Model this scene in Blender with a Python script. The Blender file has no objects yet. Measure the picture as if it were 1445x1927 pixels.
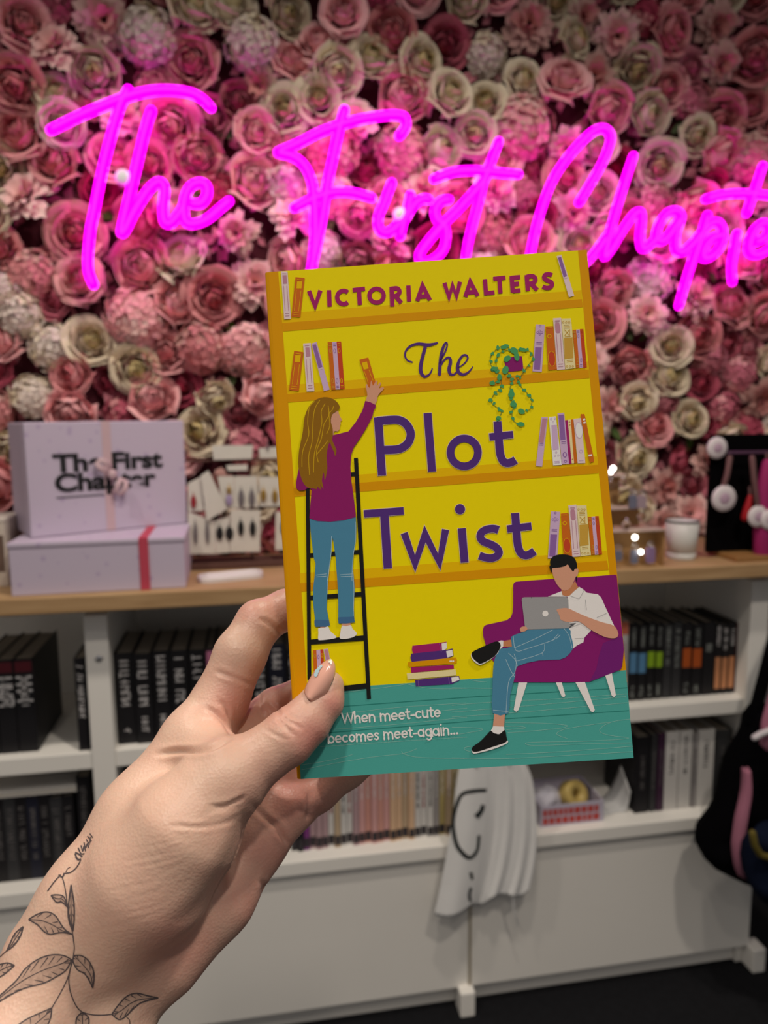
import bpy, bmesh, math, random
import numpy as np
from mathutils import Vector, Matrix
from mathutils.geometry import tessellate_polygon
from mathutils.bvhtree import BVHTree

scene = bpy.context.scene
COL = scene.collection
R = math.radians
random.seed(7)

# ---------------------------------------------------------------- camera
FPX, CX, CY = 1400.0, 722.5, 963.5
CAM = Vector((0.0, 0.0, 1.32))
YAW, PITCH, ROLL = R(10.0), R(7.5), R(-0.5)
fw = Vector((math.sin(YAW) * math.cos(PITCH), math.cos(YAW) * math.cos(PITCH), -math.sin(PITCH)))
rt0 = Vector((math.cos(YAW), -math.sin(YAW), 0))
up0 = rt0.cross(fw)
rt = rt0 * math.cos(ROLL) + up0 * math.sin(ROLL)
up = up0 * math.cos(ROLL) - rt0 * math.sin(ROLL)
cam_data = bpy.data.cameras.new('camera')
cam = bpy.data.objects.new('camera', cam_data)
COL.objects.link(cam)
cam.matrix_world = Matrix(((rt.x, up.x, -fw.x, CAM.x), (rt.y, up.y, -fw.y, CAM.y), (rt.z, up.z, -fw.z, CAM.z), (0, 0, 0, 1)))
cam_data.sensor_fit = 'VERTICAL'
cam_data.sensor_height = 36.0
cam_data.lens = FPX / 1927.0 * 36.0
cam_data.clip_start = 0.01
cam_data.clip_end = 60
cam_data.dof.use_dof = True
cam_data.dof.focus_distance = 0.292
cam_data.dof.aperture_fstop = (cam_data.lens / 1000.0) / 0.0023
scene.camera = cam

# ---------------------------------------------------------------- world, lamps, exposure
world = bpy.data.worlds.new('world')
scene.world = world
world.use_nodes = True
world.node_tree.nodes['Background'].inputs[0].default_value = (0.95, 0.9, 0.86, 1)
world.node_tree.nodes['Background'].inputs[1].default_value = 0.21
def downlight(loc, aim, watts, size=0.05, cone=125, blend=0.8, colr=(1.0, 0.9, 0.78)):
    l = bpy.data.lights.new('ceiling_spot', 'SPOT')
    l.energy = watts; l.shadow_soft_size = size; l.spot_size = R(cone); l.spot_blend = blend; l.color = colr
    o = bpy.data.objects.new('ceiling_spot', l); COL.objects.link(o)
    o.location = loc
    o.rotation_euler = (Vector(aim) - Vector(loc)).to_track_quat('-Z', 'Y').to_euler()
downlight((-0.62, -0.35, 2.65), (-0.60, -0.30, 0), 62, cone=102, blend=1.0)
downlight((0.70, 0.10, 2.65), (0.7, 0.9, 0.4), 48)
downlight((-0.75, 0.75, 2.65), (-0.6, 1.15, 0.3), 32)
downlight((0.25, 0.75, 2.65), (0.25, 1.15, 0.3), 36)
downlight((0.15, -0.85, 2.65), (0.15, -0.75, 0), 64, cone=102, blend=1.0)
scene.view_settings.view_transform = 'Standard'
scene.view_settings.look = 'None'
scene.view_settings.exposure = 0.0
scene.view_settings.gamma = 1.0
scene.view_settings.use_curve_mapping = False

# ---------------------------------------------------------------- helpers
def ray(px, py):
    return fw + rt * ((px - CX) / FPX) - up * ((py - CY) / FPX)
def at(px, py, d):                     # point at depth d along the view axis
    return CAM + ray(px, py) * d
def WY(px, py, y):                     # pixel -> point on the plane Y = y
    r = ray(px, py); return CAM + r * ((y - CAM.y) / r.y)
def WZ(px, py, z):
    r = ray(px, py); return CAM + r * ((z - CAM.z) / r.z)
def lin(c):
    c /= 255.0
    return c / 12.92 if c <= 0.04045 else ((c + 0.055) / 1.055) ** 2.4
def rgb(r, g, b, k=1.0):
    return (min(1, lin(r) * k), min(1, lin(g) * k), min(1, lin(b) * k), 1)

MATS = {}
def mat(name, c, rough=0.6, spec=0.4, var=0.06, scale=40.0, bump=0.0, bscale=200.0, metal=0.0, coat=0.0,
        sss=0.0, emit=0.0, transmission=0.0, objvar=0.0, ior=1.45):
    if name in MATS: return MATS[name]
    m = bpy.data.materials.new(name); m.use_nodes = True
    nt = m.node_tree; b = nt.nodes['Principled BSDF']
    b.inputs['Roughness'].default_value = rough
    b.inputs['Specular IOR Level'].default_value = spec
    b.inputs['Metallic'].default_value = metal
    b.inputs['IOR'].default_value = ior
    b.inputs['Coat Weight'].default_value = coat
    b.inputs['Coat Roughness'].default_value = 0.08
    b.inputs['Transmission Weight'].default_value = transmission
    tc = nt.nodes.new('ShaderNodeTexCoord')
    n = nt.nodes.new('ShaderNodeTexNoise'); n.inputs['Scale'].default_value = scale; n.inputs['Detail'].default_value = 4
    nt.links.new(tc.outputs['Object'], n.inputs['Vector'])
    ramp = nt.nodes.new('ShaderNodeMapRange')
    ramp.inputs['To Min'].default_value = 1 - var; ramp.inputs['To Max'].default_value = 1 + var
    nt.links.new(n.outputs['Fac'], ramp.inputs['Value'])
    mul = nt.nodes.new('ShaderNodeVectorMath'); mul.operation = 'SCALE'
    mul.inputs[0].default_value = c[:3]
    nt.links.new(ramp.outputs['Result'], mul.inputs['Scale'])
    out = mul.outputs['Vector']
    if objvar:
        oi = nt.nodes.new('ShaderNodeObjectInfo')
        hs = nt.nodes.new('ShaderNodeHueSaturation')
        mr = nt.nodes.new('ShaderNodeMapRange'); mr.inputs['To Min'].default_value = 1 - objvar; mr.inputs['To Max'].default_value = 1 + objvar
        nt.links.new(oi.outputs['Random'], mr.inputs['Value'])
        nt.links.new(mr.outputs['Result'], hs.inputs['Value'])
        mr2 = nt.nodes.new('ShaderNodeMapRange'); mr2.inputs['To Min'].default_value = 1 + objvar; mr2.inputs['To Max'].default_value = 1 - objvar
        nt.links.new(oi.outputs['Random'], mr2.inputs['Value'])
        nt.links.new(mr2.outputs['Result'], hs.inputs['Saturation'])
        nt.links.new(out, hs.inputs['Color']); out = hs.outputs['Color']
    nt.links.new(out, b.inputs['Base Color'])
    if bump:
        n2 = nt.nodes.new('ShaderNodeTexNoise'); n2.inputs['Scale'].default_value = bscale; n2.inputs['Detail'].default_value = 6
        nt.links.new(tc.outputs['Object'], n2.inputs['Vector'])
        bp = nt.nodes.new('ShaderNodeBump'); bp.inputs['Strength'].default_value = bump; bp.inputs['Distance'].default_value = 0.002
        nt.links.new(n2.outputs['Fac'], bp.inputs['Height']); nt.links.new(bp.outputs['Normal'], b.inputs['Normal'])
    if sss:
        b.inputs['Subsurface Weight'].default_value = sss
        b.inputs['Subsurface Radius'].default_value = (1.0, 0.35, 0.2)
        b.inputs['Subsurface Scale'].default_value = 0.004
    if emit:
        b.inputs['Emission Color'].default_value = c
        b.inputs['Emission Strength'].default_value = emit
    MATS[name] = m
    return m

def wood_mat(name, c1, c2, rough=0.5, axis='X'):
    m = bpy.data.materials.new(name); m.use_nodes = True
    nt = m.node_tree; b = nt.nodes['Principled BSDF']; b.inputs['Roughness'].default_value = rough
    b.inputs['Specular IOR Level'].default_value = 0.3
    tc = nt.nodes.new('ShaderNodeTexCoord'); mp = nt.nodes.new('ShaderNodeMapping')
    mp.inputs['Scale'].default_value = (1.2, 14, 14) if axis == 'X' else (14, 1.2, 14)
    nt.links.new(tc.outputs['Object'], mp.inputs['Vector'])
    n = nt.nodes.new('ShaderNodeTexNoise'); n.inputs['Scale'].default_value = 5; n.inputs['Detail'].default_value = 8; n.inputs['Distortion'].default_value = 0.6
    nt.links.new(mp.outputs['Vector'], n.inputs['Vector'])
    cr = nt.nodes.new('ShaderNodeValToRGB'); cr.color_ramp.elements[0].position = 0.3; cr.color_ramp.elements[1].position = 0.7
    cr.color_ramp.elements[0].color = c1; cr.color_ramp.elements[1].color = c2
    nt.links.new(n.outputs['Fac'], cr.inputs['Fac']); nt.links.new(cr.outputs['Color'], b.inputs['Base Color'])
    MATS[name] = m
    return m

class MB:
    """collects geometry; build() links it as ONE mesh object"""
    def __init__(s): s.v = []; s.f = []; s.mi = []; s.m = 0; s.sm = []
    def add(s, vs, fs, smooth=False):
        o = len(s.v); s.v += [tuple(p) for p in vs]
        for f in fs:
            s.f.append([i + o for i in f]); s.mi.append(s.m); s.sm.append(smooth)
    def box(s, a, b):
        x0, y0, z0 = a; x1, y1, z1 = b
        s.add([(x0, y0, z0), (x1, y0, z0), (x1, y1, z0), (x0, y1, z0), (x0, y0, z1), (x1, y0, z1), (x1, y1, z1), (x0, y1, z1)],
              [(0, 3, 2, 1), (4, 5, 6, 7), (0, 1, 5, 4), (1, 2, 6, 5), (2, 3, 7, 6), (3, 0, 4, 7)])
    def hexa(s, p):   # 8 points ordered as box()
        s.add(p, [(0, 3, 2, 1), (4, 5, 6, 7), (0, 1, 5, 4), (1, 2, 6, 5), (2, 3, 7, 6), (3, 0, 4, 7)])
    def tube(s, path, r, n=10, caps=True, smooth=True):
        path = [Vector(p) for p in path]; N = len(path)
        rs = r if isinstance(r, (list, tuple)) else [r] * N
        t = (path[1] - path[0]).normalized()
        a = Vector((0, 0, 1)) if abs(t.z) < 0.9 else Vector((1, 0, 0))
        nx = t.cross(a).normalized(); rings = []
        pts = []; rr = []
        def tang(i):
            return (path[min(i + 1, N - 1)] - path[max(i - 1, 0)]).normalized()
        ringdef = []
        if caps:
            for k in (2, 1): ringdef.append((0, -math.sin(R(90 - 0) * k / 2.2), math.cos(R(90) * k / 2.2)))
        for i in range(N): ringdef.append((i, 0, 1))
        if caps:
            for k in (1, 2): ringdef.append((N - 1, math.sin(R(90) * k / 2.2), math.cos(R(90) * k / 2.2)))
        for (i, off, k) in ringdef:
            t = tang(i); nx = (nx - t * nx.dot(t)).normalized(); ny = t.cross(nx)
            c = path[i] + t * off * rs[i]
            rings.append([c + (nx * math.cos(2 * math.pi * j / n) + ny * math.sin(2 * math.pi * j / n)) * rs[i] * k for j in range(n)])
        vs = [p for rg in rings for p in rg]; fs = []
        for i in range(len(rings) - 1):
            for j in range(n):
                fs.append((i * n + j, i * n + (j + 1) % n, (i + 1) * n + (j + 1) % n, (i + 1) * n + j))
        fs.append(tuple(reversed(range(n)))); fs.append(tuple(range((len(rings) - 1) * n, len(rings) * n)))
        s.add(vs, fs, smooth)
    def lathe(s, prof, c=(0, 0, 0), n=24, smooth=True, caps=True):
        vs = []; fs = []
        for (r, z) in prof:
            for j in range(n):
                a = 2 * math.pi * j / n; vs.append((c[0] + r * math.cos(a), c[1] + r * math.sin(a), c[2] + z))
        for i in range(len(prof) - 1):
            for j in range(n): fs.append((i * n + j, i * n + (j + 1) % n, (i + 1) * n + (j + 1) % n, (i + 1) * n + j))
        if caps:
            fs.append(tuple(reversed(range(n)))); fs.append(tuple(range((len(prof) - 1) * n, len(prof) * n)))
        s.add(vs, fs, smooth)
    def sphere(s, c, r, n=12, m=8):
        rx, ry, rz = r if isinstance(r, tuple) else (r, r, r)
        vs = [(c[0], c[1], c[2] - rz)]; fs = []
        for i in range(1, m):
            ph = -math.pi / 2 + math.pi * i / m
            for j in range(n):
                a = 2 * math.pi * j / n
                vs.append((c[0] + rx * math.cos(ph) * math.cos(a), c[1] + ry * math.cos(ph) * math.sin(a), c[2] + rz * math.sin(ph)))
        vs.append((c[0], c[1], c[2] + rz)); T = len(vs) - 1
        for j in range(n): fs.append((0, 1 + (j + 1) % n, 1 + j))
        for i in range(m - 2):
            for j in range(n):
                a = 1 + i * n + j; b = 1 + i * n + (j + 1) % n; fs.append((a, b, b + n, a + n))
        o = 1 + (m - 2) * n
        for j in range(n): fs.append((o + j, o + (j + 1) % n, T))
        s.add(vs, fs, True)
    def prism(s, pts, ext):           # closed 3D polygon extruded by vector ext
        n = len(pts); ext = Vector(ext)
        a = [Vector(p) for p in pts]; b = [p + ext for p in a]
        tri = tessellate_polygon([a])
        fs = [tuple(t) for t in tri] + [tuple(i + n for i in reversed(t)) for t in tri]
        fs += [(i, (i + 1) % n, n + (i + 1) % n, n + i) for i in range(n)]
        s.add(a + b, fs)
    def grid(s, fn, nu, nv, smooth=True):
        vs = [fn(i / nu, j / nv) for j in range(nv + 1) for i in range(nu + 1)]
        w = nu + 1
        s.add(vs, [(j * w + i, j * w + i + 1, (j + 1) * w + i + 1, (j + 1) * w + i) for j in range(nv) for i in range(nu)], smooth)
    def mesh(s, name, mats):
        me = bpy.data.meshes.new(name); me.from_pydata(s.v, [], s.f)
        for m in (mats if isinstance(mats, (list, tuple)) else [mats]): me.materials.append(m)
        me.polygons.foreach_set('material_index', s.mi); me.polygons.foreach_set('use_smooth', s.sm)
        me.update()
        return me
    def build(s, name, mats, parent=None, bevel=0.0, fix=True, solid=0.0, segs=2, sub=0):
        me = s.mesh(name, mats)
        if fix:
            bm = bmesh.new(); bm.from_mesh(me); bmesh.ops.recalc_face_normals(bm, faces=bm.faces); bm.to_mesh(me); bm.free()
        o = bpy.data.objects.new(name, me); COL.objects.link(o); o.parent = parent
        if solid:
            q = o.modifiers.new('solid', 'SOLIDIFY'); q.thickness = solid; q.offset = 0
        if bevel:
            q = o.modifiers.new('bevel', 'BEVEL'); q.width = bevel; q.segments = segs; q.limit_method = 'ANGLE'
        if sub:
            q = o.modifiers.new('sub', 'SUBSURF'); q.levels = sub; q.render_levels = sub
        return o
def tag(o, label=None, cat=None, group=None, kind=None):
    if label: o['label'] = label
    if cat: o['category'] = cat
    if group: o['group'] = group
    if kind: o['kind'] = kind
    return o
def thing(name, loc, label, cat, rz=0, group=None):
    o = bpy.data.objects.new(name, None); COL.objects.link(o); o.empty_display_size = 0.05
    o.location = loc; o.rotation_euler = (0, 0, rz)
    return tag(o, label, cat, group)
def catmull(pts, k=6, closed=False):
    P = [tuple(p) for p in pts]; n = len(P); out = []
    rngs = range(n) if closed else range(n - 1)
    for i in rngs:
        if closed: a, b, c, d = P[i - 1], P[i], P[(i + 1) % n], P[(i + 2) % n]
        else: a, b, c, d = P[max(i - 1, 0)], P[i], P[i + 1], P[min(i + 2, n - 1)]
        for j in range(k):
            t = j / k
            out.append(tuple(0.5 * (2 * b[q] + (c[q] - a[q]) * t + (2 * a[q] - 5 * b[q] + 4 * c[q] - d[q]) * t * t + (3 * b[q] - a[q] - 3 * c[q] + d[q]) * t ** 3) for q in range(len(b))))
    if not closed: out.append(P[-1])
    return out
ORD = ['first', 'second', 'third', 'fourth', 'fifth', 'sixth', 'seventh', 'eighth', 'ninth', 'tenth', 'eleventh', 'twelfth',
       'thirteenth', 'fourteenth', 'fifteenth', 'sixteenth', 'seventeenth', 'eighteenth', 'nineteenth', 'twentieth',
       'twenty-first', 'twenty-second', 'twenty-third', 'twenty-fourth', 'twenty-fifth', 'twenty-sixth', 'twenty-seventh',
       'twenty-eighth', 'twenty-ninth', 'thirtieth']

# ---------------------------------------------------------------- materials of the place
M_white = mat('white_laminate', (0.88, 0.85, 0.80, 1), 0.45, 0.4, 0.03, 6)
M_carpet = mat('dark_carpet', (0.012, 0.012, 0.014, 1), 0.95, 0.1, 0.3, 60, 0.6, 400)
M_wall = mat('painted_wall', (0.42, 0.36, 0.35, 1), 0.8, 0.2, 0.05, 5)
M_oak = wood_mat('oak_worktop', (0.36, 0.215, 0.1, 1), (0.5, 0.32, 0.165, 1), 0.5)

YF = 1.45          # front of the bookcase
YB = 1.83          # wall behind
WT0, WT1 = 0.966, 0.998
# ---------------------------------------------------------------- setting
b = MB(); b.box((-2.6, -2.2, -0.05), (3.2, 2.0, 0)); tag(b.build('floor', M_carpet), 'black carpeted shop floor', kind='structure')
b = MB(); b.box((-2.6, YB + 0.03, 0), (3.2, YB + 0.13, 2.8)); tag(b.build('wall_back', M_wall), 'wall behind the flower panel', kind='structure')

# ---------------------------------------------------------------- bookcase (white) and oak worktop
bx0, bx1 = -1.35, 1.13
bc = thing('bookcase', (0, YF, 0), 'low white open bookcase under the oak worktop', 'bookcase')
def bpart(name, x0, x1, y0, y1, z0, z1, m=M_white, bev=0.0015):
    q = MB(); q.box((x0, y0 - YF, z0), (x1, y1 - YF, z1)); return q.build(name, m, bc, bev)
SH1, SH0 = 0.672, 0.638          # middle shelf
LT, LB = 0.405, 0.375            # bottom shelf / ledge
divx = [(WY(165, 1300, YF).x, WY(209, 1300, YF).x), (WY(925, 1500, YF).x, WY(966, 1500, YF).x)]
bpart('back_panel', bx0, bx1, YB - 0.03, YB - 0.015, 0.03, WT0)
bpart('top_panel', bx0, bx1, YF + 0.03, YB - 0.03, WT0 - 0.02, WT0)
for (x0, x1) in divx:
    bpart('divider', x0, x1, YF, YB - 0.03, LT, WT0 - 0.02)
bpart('side_panel', bx1 - 0.045, bx1, YF, YB - 0.03, LT, WT0 - 0.02)
bpart('side_panel', bx0, bx0 + 0.045, YF, YB - 0.03, LT, WT0 - 0.02)
bpart('side_panel', bx1 - 0.02, bx1, YF + 0.018, YB - 0.03, 0.0, LB)
edges = [bx0 + 0.045, divx[0][0], divx[0][1], divx[1][0], divx[1][1], bx1 - 0.045]
for i in (0, 2, 4):
    bpart('shelf', edges[i], edges[i + 1], YF + 0.004, YB - 0.03, SH0, SH1)
bpart('bottom_shelf', bx0, bx1, YF - 0.012, YB - 0.03, LB, LT)
seam = WY(884, 1780, YF).x
bpart('base_panel', bx0, seam - 0.003, YF, YF + 0.018, 0.055, LB)
bpart('base_panel', seam + 0.003, bx1, YF, YF + 0.018, 0.055, LB)
bpart('joint_strip', seam - 0.003, seam + 0.003, YF - 0.003, YF + 0.01, 0.055, LB, mat('joint_tan', (0.42, 0.37, 0.29, 1), 0.6), 0.0005)
bpart('plinth', bx0, bx1, YF + 0.03, YF + 0.05, 0.0, 0.06)
for px, py in ((878, 1868), (1424, 1785)):
    p = WY(px, py, YF - 0.012)
    bpart('foot', p.x - 0.017, p.x + 0.017, YF - 0.024, YF + 0.02, 0.0, 0.06, M_white, 0.004)
# small steel cam-lock plug on the divider front
p = WY(187, 1238, YF)
q = MB(); q.lathe([(0.007, 0), (0.007, 0.002), (0.005, 0.003)], n=16)
o = q.build('cap', mat('chrome', (0.8, 0.8, 0.82, 1), 0.2, 0.5, 0.0, metal=1.0), bc); o.location = (p.x, -0.001, p.z); o.rotation_euler = (R(90), 0, 0)

b = MB(); b.box((-1.4, 1.395, WT0), (1.19, 1.735, WT1))
o = b.build('worktop', M_oak, None, 0.003); tag(o, 'long oak worktop along the bookcase top', 'worktop')

# ---------------------------------------------------------------- flower wall
fwall = thing('flower_wall', (0, YB, WT1), 'wall panel packed with pink and cream artificial flowers', 'flower wall')
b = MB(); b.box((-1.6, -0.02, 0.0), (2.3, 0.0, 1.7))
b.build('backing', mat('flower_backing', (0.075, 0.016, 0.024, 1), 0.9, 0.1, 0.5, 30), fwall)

def petal(mb, az, r0, wid, h, lean, z0, cup=0.25, ruff=0.0, nu=4, nv=3, curl=0.0, seed=0):
    rd = random.Random(seed)
    ph = rd.uniform(0, 6)
    def fn(u, v):
        uu = u * 2 - 1
        prof = 0.42 + 0.58 * math.sin(math.pi * min(1, 0.12 + 0.62 * v))
        vv = v * (1 - 0.22 * uu * uu)
        x = uu * wid * prof                                   # across
        le = lean + curl * vv
        rad = r0 + h * vv * math.sin(le) - cup * wid * uu * uu * math.cos(lean)
        z = z0 + h * vv * math.cos(le) + cup * wid * uu * uu * math.sin(lean)
        rad += ruff * vv * math.sin(uu * 5 + ph) * h
        z += ruff * vv * math.cos(uu * 6 + ph) * h * 0.5
        c, s = math.cos(az), math.sin(az)
        return (rad * c - x * s, rad * s + x * c, z)
    mb.grid(fn, nu, nv)
def rose_mesh(name, seed, open_=1.0, layers=7):
    """cupped garden rose: petals lie on nested shells that open outwards, rims rolled back"""
    rd = random.Random(seed); mb = MB()
    spec = [(0.09, 3, 4), (0.15, 3, 10), (0.22, 4, 18), (0.30, 4, 28), (0.40, 5, 40), (0.52, 5, 52), (0.64, 6, 66), (0.72, 6, 80)]
    for k, (rho, n, top) in enumerate(spec):
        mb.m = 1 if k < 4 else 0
        a0 = rd.uniform(0, 6.28)
        for i in range(n):
            az = a0 + 6.283 * i / n + rd.uniform(-0.15, 0.15); hwid = 3.1416 / n * rd.uniform(1.25, 1.5)
            tp = R(top * open_ + rd.uniform(-5, 5)); bt = R(118); rr = rho * rd.uniform(0.95, 1.06); roll = (0.05 + 0.27 * (k / 7) ** 1.3) * rd.uniform(0.8, 1.25); ph = rd.uniform(0, 6)
            spiral = 0.05 if k < 5 else 0.02
            def fn(u, v):
                uu = u * 2 - 1
                th = bt + (tp + R(24) * uu ** 4 + R(5) * math.sin(2.2 * uu + ph) - bt) * v
                r = rr * (1 + spiral * uu) + roll * max(0, (v - 0.5) / 0.5) ** 1.7
                zc = 0.42 * (1 - rho)
                p = az + uu * hwid * (0.55 + 0.45 * min(1, v * 1.6))
                return (r * math.sin(th) * math.cos(p), r * math.sin(th) * math.sin(p), zc + 0.82 * r * math.cos(th) - 0.09 * max(0, (v - 0.7) / 0.3) ** 2 * (k > 3))
            mb.grid(fn, 6, 6)
    mb.m = 1; mb.sphere((0, 0, 0.36), (0.1, 0.1, 0.13), 8, 5)
    return mb.mesh(name, [])
def peony_mesh(name, seed):
    rd = random.Random(seed); mb = MB()
    for k in range(34):
        t = (k + 0.5) / 34
        lean = 5 + 80 * t ** 0.8
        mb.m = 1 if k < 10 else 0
        petal(mb, k * 2.39996 + rd.uniform(-0.2, 0.2), 0.05 + 0.4 * t, rd.uniform(0.16, 0.26), rd.uniform(0.38, 0.56), R(lean + rd.uniform(-10, 10)),
              0.28 - 0.25 * t, 0.1, 0.16, 3, 2, 0.3, rd.random())
    return mb.mesh(name, [])
def hydrangea_mesh(name, seed):
    rd = random.Random(seed); mb = MB()
    N = 44
    mb.m = 0; mb.sphere((0, 0, -0.04), (0.72, 0.72, 0.42), 12, 8)
    for k in range(N):
        t = (k + 0.5) / N; ph = math.acos(1 - t * 1.05); az = k * 2.39996
        nrm = Vector((math.sin(ph) * math.cos(az), math.sin(ph) * math.sin(az), math.cos(ph)))
        c = Vector((nrm.x * 0.8, nrm.y * 0.8, nrm.z * 0.5)) * rd.uniform(0.82, 1.14)
        a = nrm.cross(Vector((0.3, 0.2, 1))).normalized(); bb = nrm.cross(a); rot = rd.uniform(0, 1.57)
        sz = rd.uniform(0.27, 0.37)
        mb.m = 1 if rd.random() < 0.3 else 0
        for q in range(4):
            g = rot + q * 1.5708
            d = a * math.cos(g) + bb * math.sin(g); e = a * -math.sin(g) + bb * math.cos(g)
            lift = rd.uniform(0.02, 0.1)
            P = [c, c + d * sz * 0.55 + e * sz * 0.42 + nrm * lift, c + d * sz + nrm * lift * 0.4, c + d * sz * 0.55 - e * sz * 0.42 + nrm * lift]
            mb.add(P, [(0, 1, 2, 3)], False)
    return mb.mesh(name, [])
def leaf_mesh(name):
    mb = MB()
    def fn(u, v):
        uu = u * 2 - 1; w = 0.32 * math.sin(math.pi * (0.05 + 0.95 * v)) ** 0.8
        return (uu * w, v * 1.2 - 0.2, 0.1 * abs(uu) * w * 3 - 0.25 * v * v)
    mb.grid(fn, 4, 6)
    return mb.mesh(name, [])
def pm(name, c, ov=0.22):
    return mat(name, c, 0.75, 0.15, 0.12, 30, objvar=ov)
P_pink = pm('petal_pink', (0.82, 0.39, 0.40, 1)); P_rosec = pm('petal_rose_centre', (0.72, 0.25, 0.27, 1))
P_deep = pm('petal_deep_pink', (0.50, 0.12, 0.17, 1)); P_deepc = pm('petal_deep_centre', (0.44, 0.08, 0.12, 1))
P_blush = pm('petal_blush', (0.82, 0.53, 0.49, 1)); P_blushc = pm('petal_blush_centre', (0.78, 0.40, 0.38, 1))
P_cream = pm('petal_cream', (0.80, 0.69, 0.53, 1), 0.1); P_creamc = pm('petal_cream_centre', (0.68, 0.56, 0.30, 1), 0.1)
P_white = pm('petal_ivory', (0.76, 0.65, 0.58, 1), 0.1); P_green = pm('leaf_green', (0.07, 0.115, 0.03, 1), 0.3)
roses = [rose_mesh('rose', s, op) for s, op in ((1, 1.0), (2, 0.88), (3, 1.08), (4, 0.78), (5, 0.95))]
peonies = [peony_mesh('peony', s) for s in (11, 12)]
hyds = [hydrangea_mesh('hydrangea', s) for s in (21, 22)]
leafm = leaf_mesh('leaf')
for me in roses + peonies + hyds + [leafm]:
    me.materials.append(P_pink); 
    if me is not leafm: me.materials.append(P_rosec)
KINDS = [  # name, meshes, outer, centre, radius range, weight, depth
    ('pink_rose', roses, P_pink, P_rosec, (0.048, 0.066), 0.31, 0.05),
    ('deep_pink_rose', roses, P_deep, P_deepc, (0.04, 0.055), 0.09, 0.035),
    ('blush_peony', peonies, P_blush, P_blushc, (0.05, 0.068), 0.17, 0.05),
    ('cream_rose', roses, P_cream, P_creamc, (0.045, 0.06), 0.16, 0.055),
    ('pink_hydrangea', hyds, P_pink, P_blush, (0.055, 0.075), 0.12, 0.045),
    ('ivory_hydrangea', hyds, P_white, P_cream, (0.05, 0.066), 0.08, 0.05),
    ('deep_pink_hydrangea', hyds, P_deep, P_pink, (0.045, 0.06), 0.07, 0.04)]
rf = random.Random(5)
placed = []
counts = {}
fx0, fx1, fz0, fz1 = -0.78, 1.52, 0.96, 2.34
cell = 0.12; gridp = {}
for it in range(14000):
    x = rf.uniform(fx0, fx1); z = rf.uniform(fz0, fz1)
    kk = rf.random(); acc = 0
    for K in KINDS:
        acc += K[5]
        if kk < acc: break
    r = rf.uniform(*K[4]) * 1.1
    # keep the cloud packed: centre spacing is 0.72 of the radii sum
    ci, cj = int(x / cell), int(z / cell); ok = True
    for di in (-1, 0, 1):
        for dj in (-1, 0, 1):
            for (x2, z2, r2) in gridp.get((ci + di, cj + dj), []):
                if (x - x2) ** 2 + (z - z2) ** 2 < (0.60 * (r + r2)) ** 2: ok = False
    if not ok or counts.get(K[0], 0) >= 295: continue
    gridp.setdefault((ci, cj), []).append((x, z, r)); counts[K[0]] = counts.get(K[0], 0) + 1
    o = bpy.data.objects.new(K[0], rf.choice(K[1])); COL.objects.link(o); o.parent = fwall
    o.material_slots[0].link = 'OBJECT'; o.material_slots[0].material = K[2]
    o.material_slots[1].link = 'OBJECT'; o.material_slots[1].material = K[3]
    dep = K[6] + rf.uniform(-0.012, 0.02)
    o.location = (x, -dep, z - WT1)
    nrm = Vector((rf.gauss(0, 0.3), -1, rf.gauss(-0.05, 0.3))).normalized()
    o.rotation_euler = (nrm.to_track_quat('Z', 'Y') @ Matrix.Rotation(rf.uniform(0, 6.28), 4, 'Z').to_quaternion()).to_euler()
    o.scale = (r, r, r * 0.95)
# green leaves peeping out between the blooms
for it in range(110):
    x = rf.uniform(fx0, fx1); z = rf.uniform(fz0, fz1)
    o = bpy.data.objects.new('leaf', leafm); COL.objects.link(o); o.parent = fwall
    o.material_slots[0].link = 'OBJECT'; o.material_slots[0].material = P_green
    o.location = (x, -0.035 - rf.uniform(0, 0.025), z - WT1)
    nrm = Vector((rf.gauss(0, 0.4), -1, rf.gauss(0.1, 0.4))).normalized()
    o.rotation_euler = (nrm.to_track_quat('Z', 'Y') @ Matrix.Rotation(rf.uniform(0, 6.28), 4, 'Z').to_quaternion()).to_euler()
    s = rf.uniform(0.03, 0.045); o.scale = (s, s, s)
# dark filler petals between the blooms, too many and too hidden to count
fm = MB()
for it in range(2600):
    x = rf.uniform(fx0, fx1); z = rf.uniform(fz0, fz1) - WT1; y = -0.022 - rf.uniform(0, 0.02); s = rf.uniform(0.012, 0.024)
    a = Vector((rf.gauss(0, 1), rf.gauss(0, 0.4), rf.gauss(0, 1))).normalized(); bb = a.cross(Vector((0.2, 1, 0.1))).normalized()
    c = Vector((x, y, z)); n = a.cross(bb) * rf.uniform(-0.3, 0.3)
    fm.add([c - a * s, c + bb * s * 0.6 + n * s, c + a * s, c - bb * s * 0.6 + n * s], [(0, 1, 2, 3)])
tag(fm.build('filler_petals', P_deep, fwall, fix=False), kind='stuff')

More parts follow.
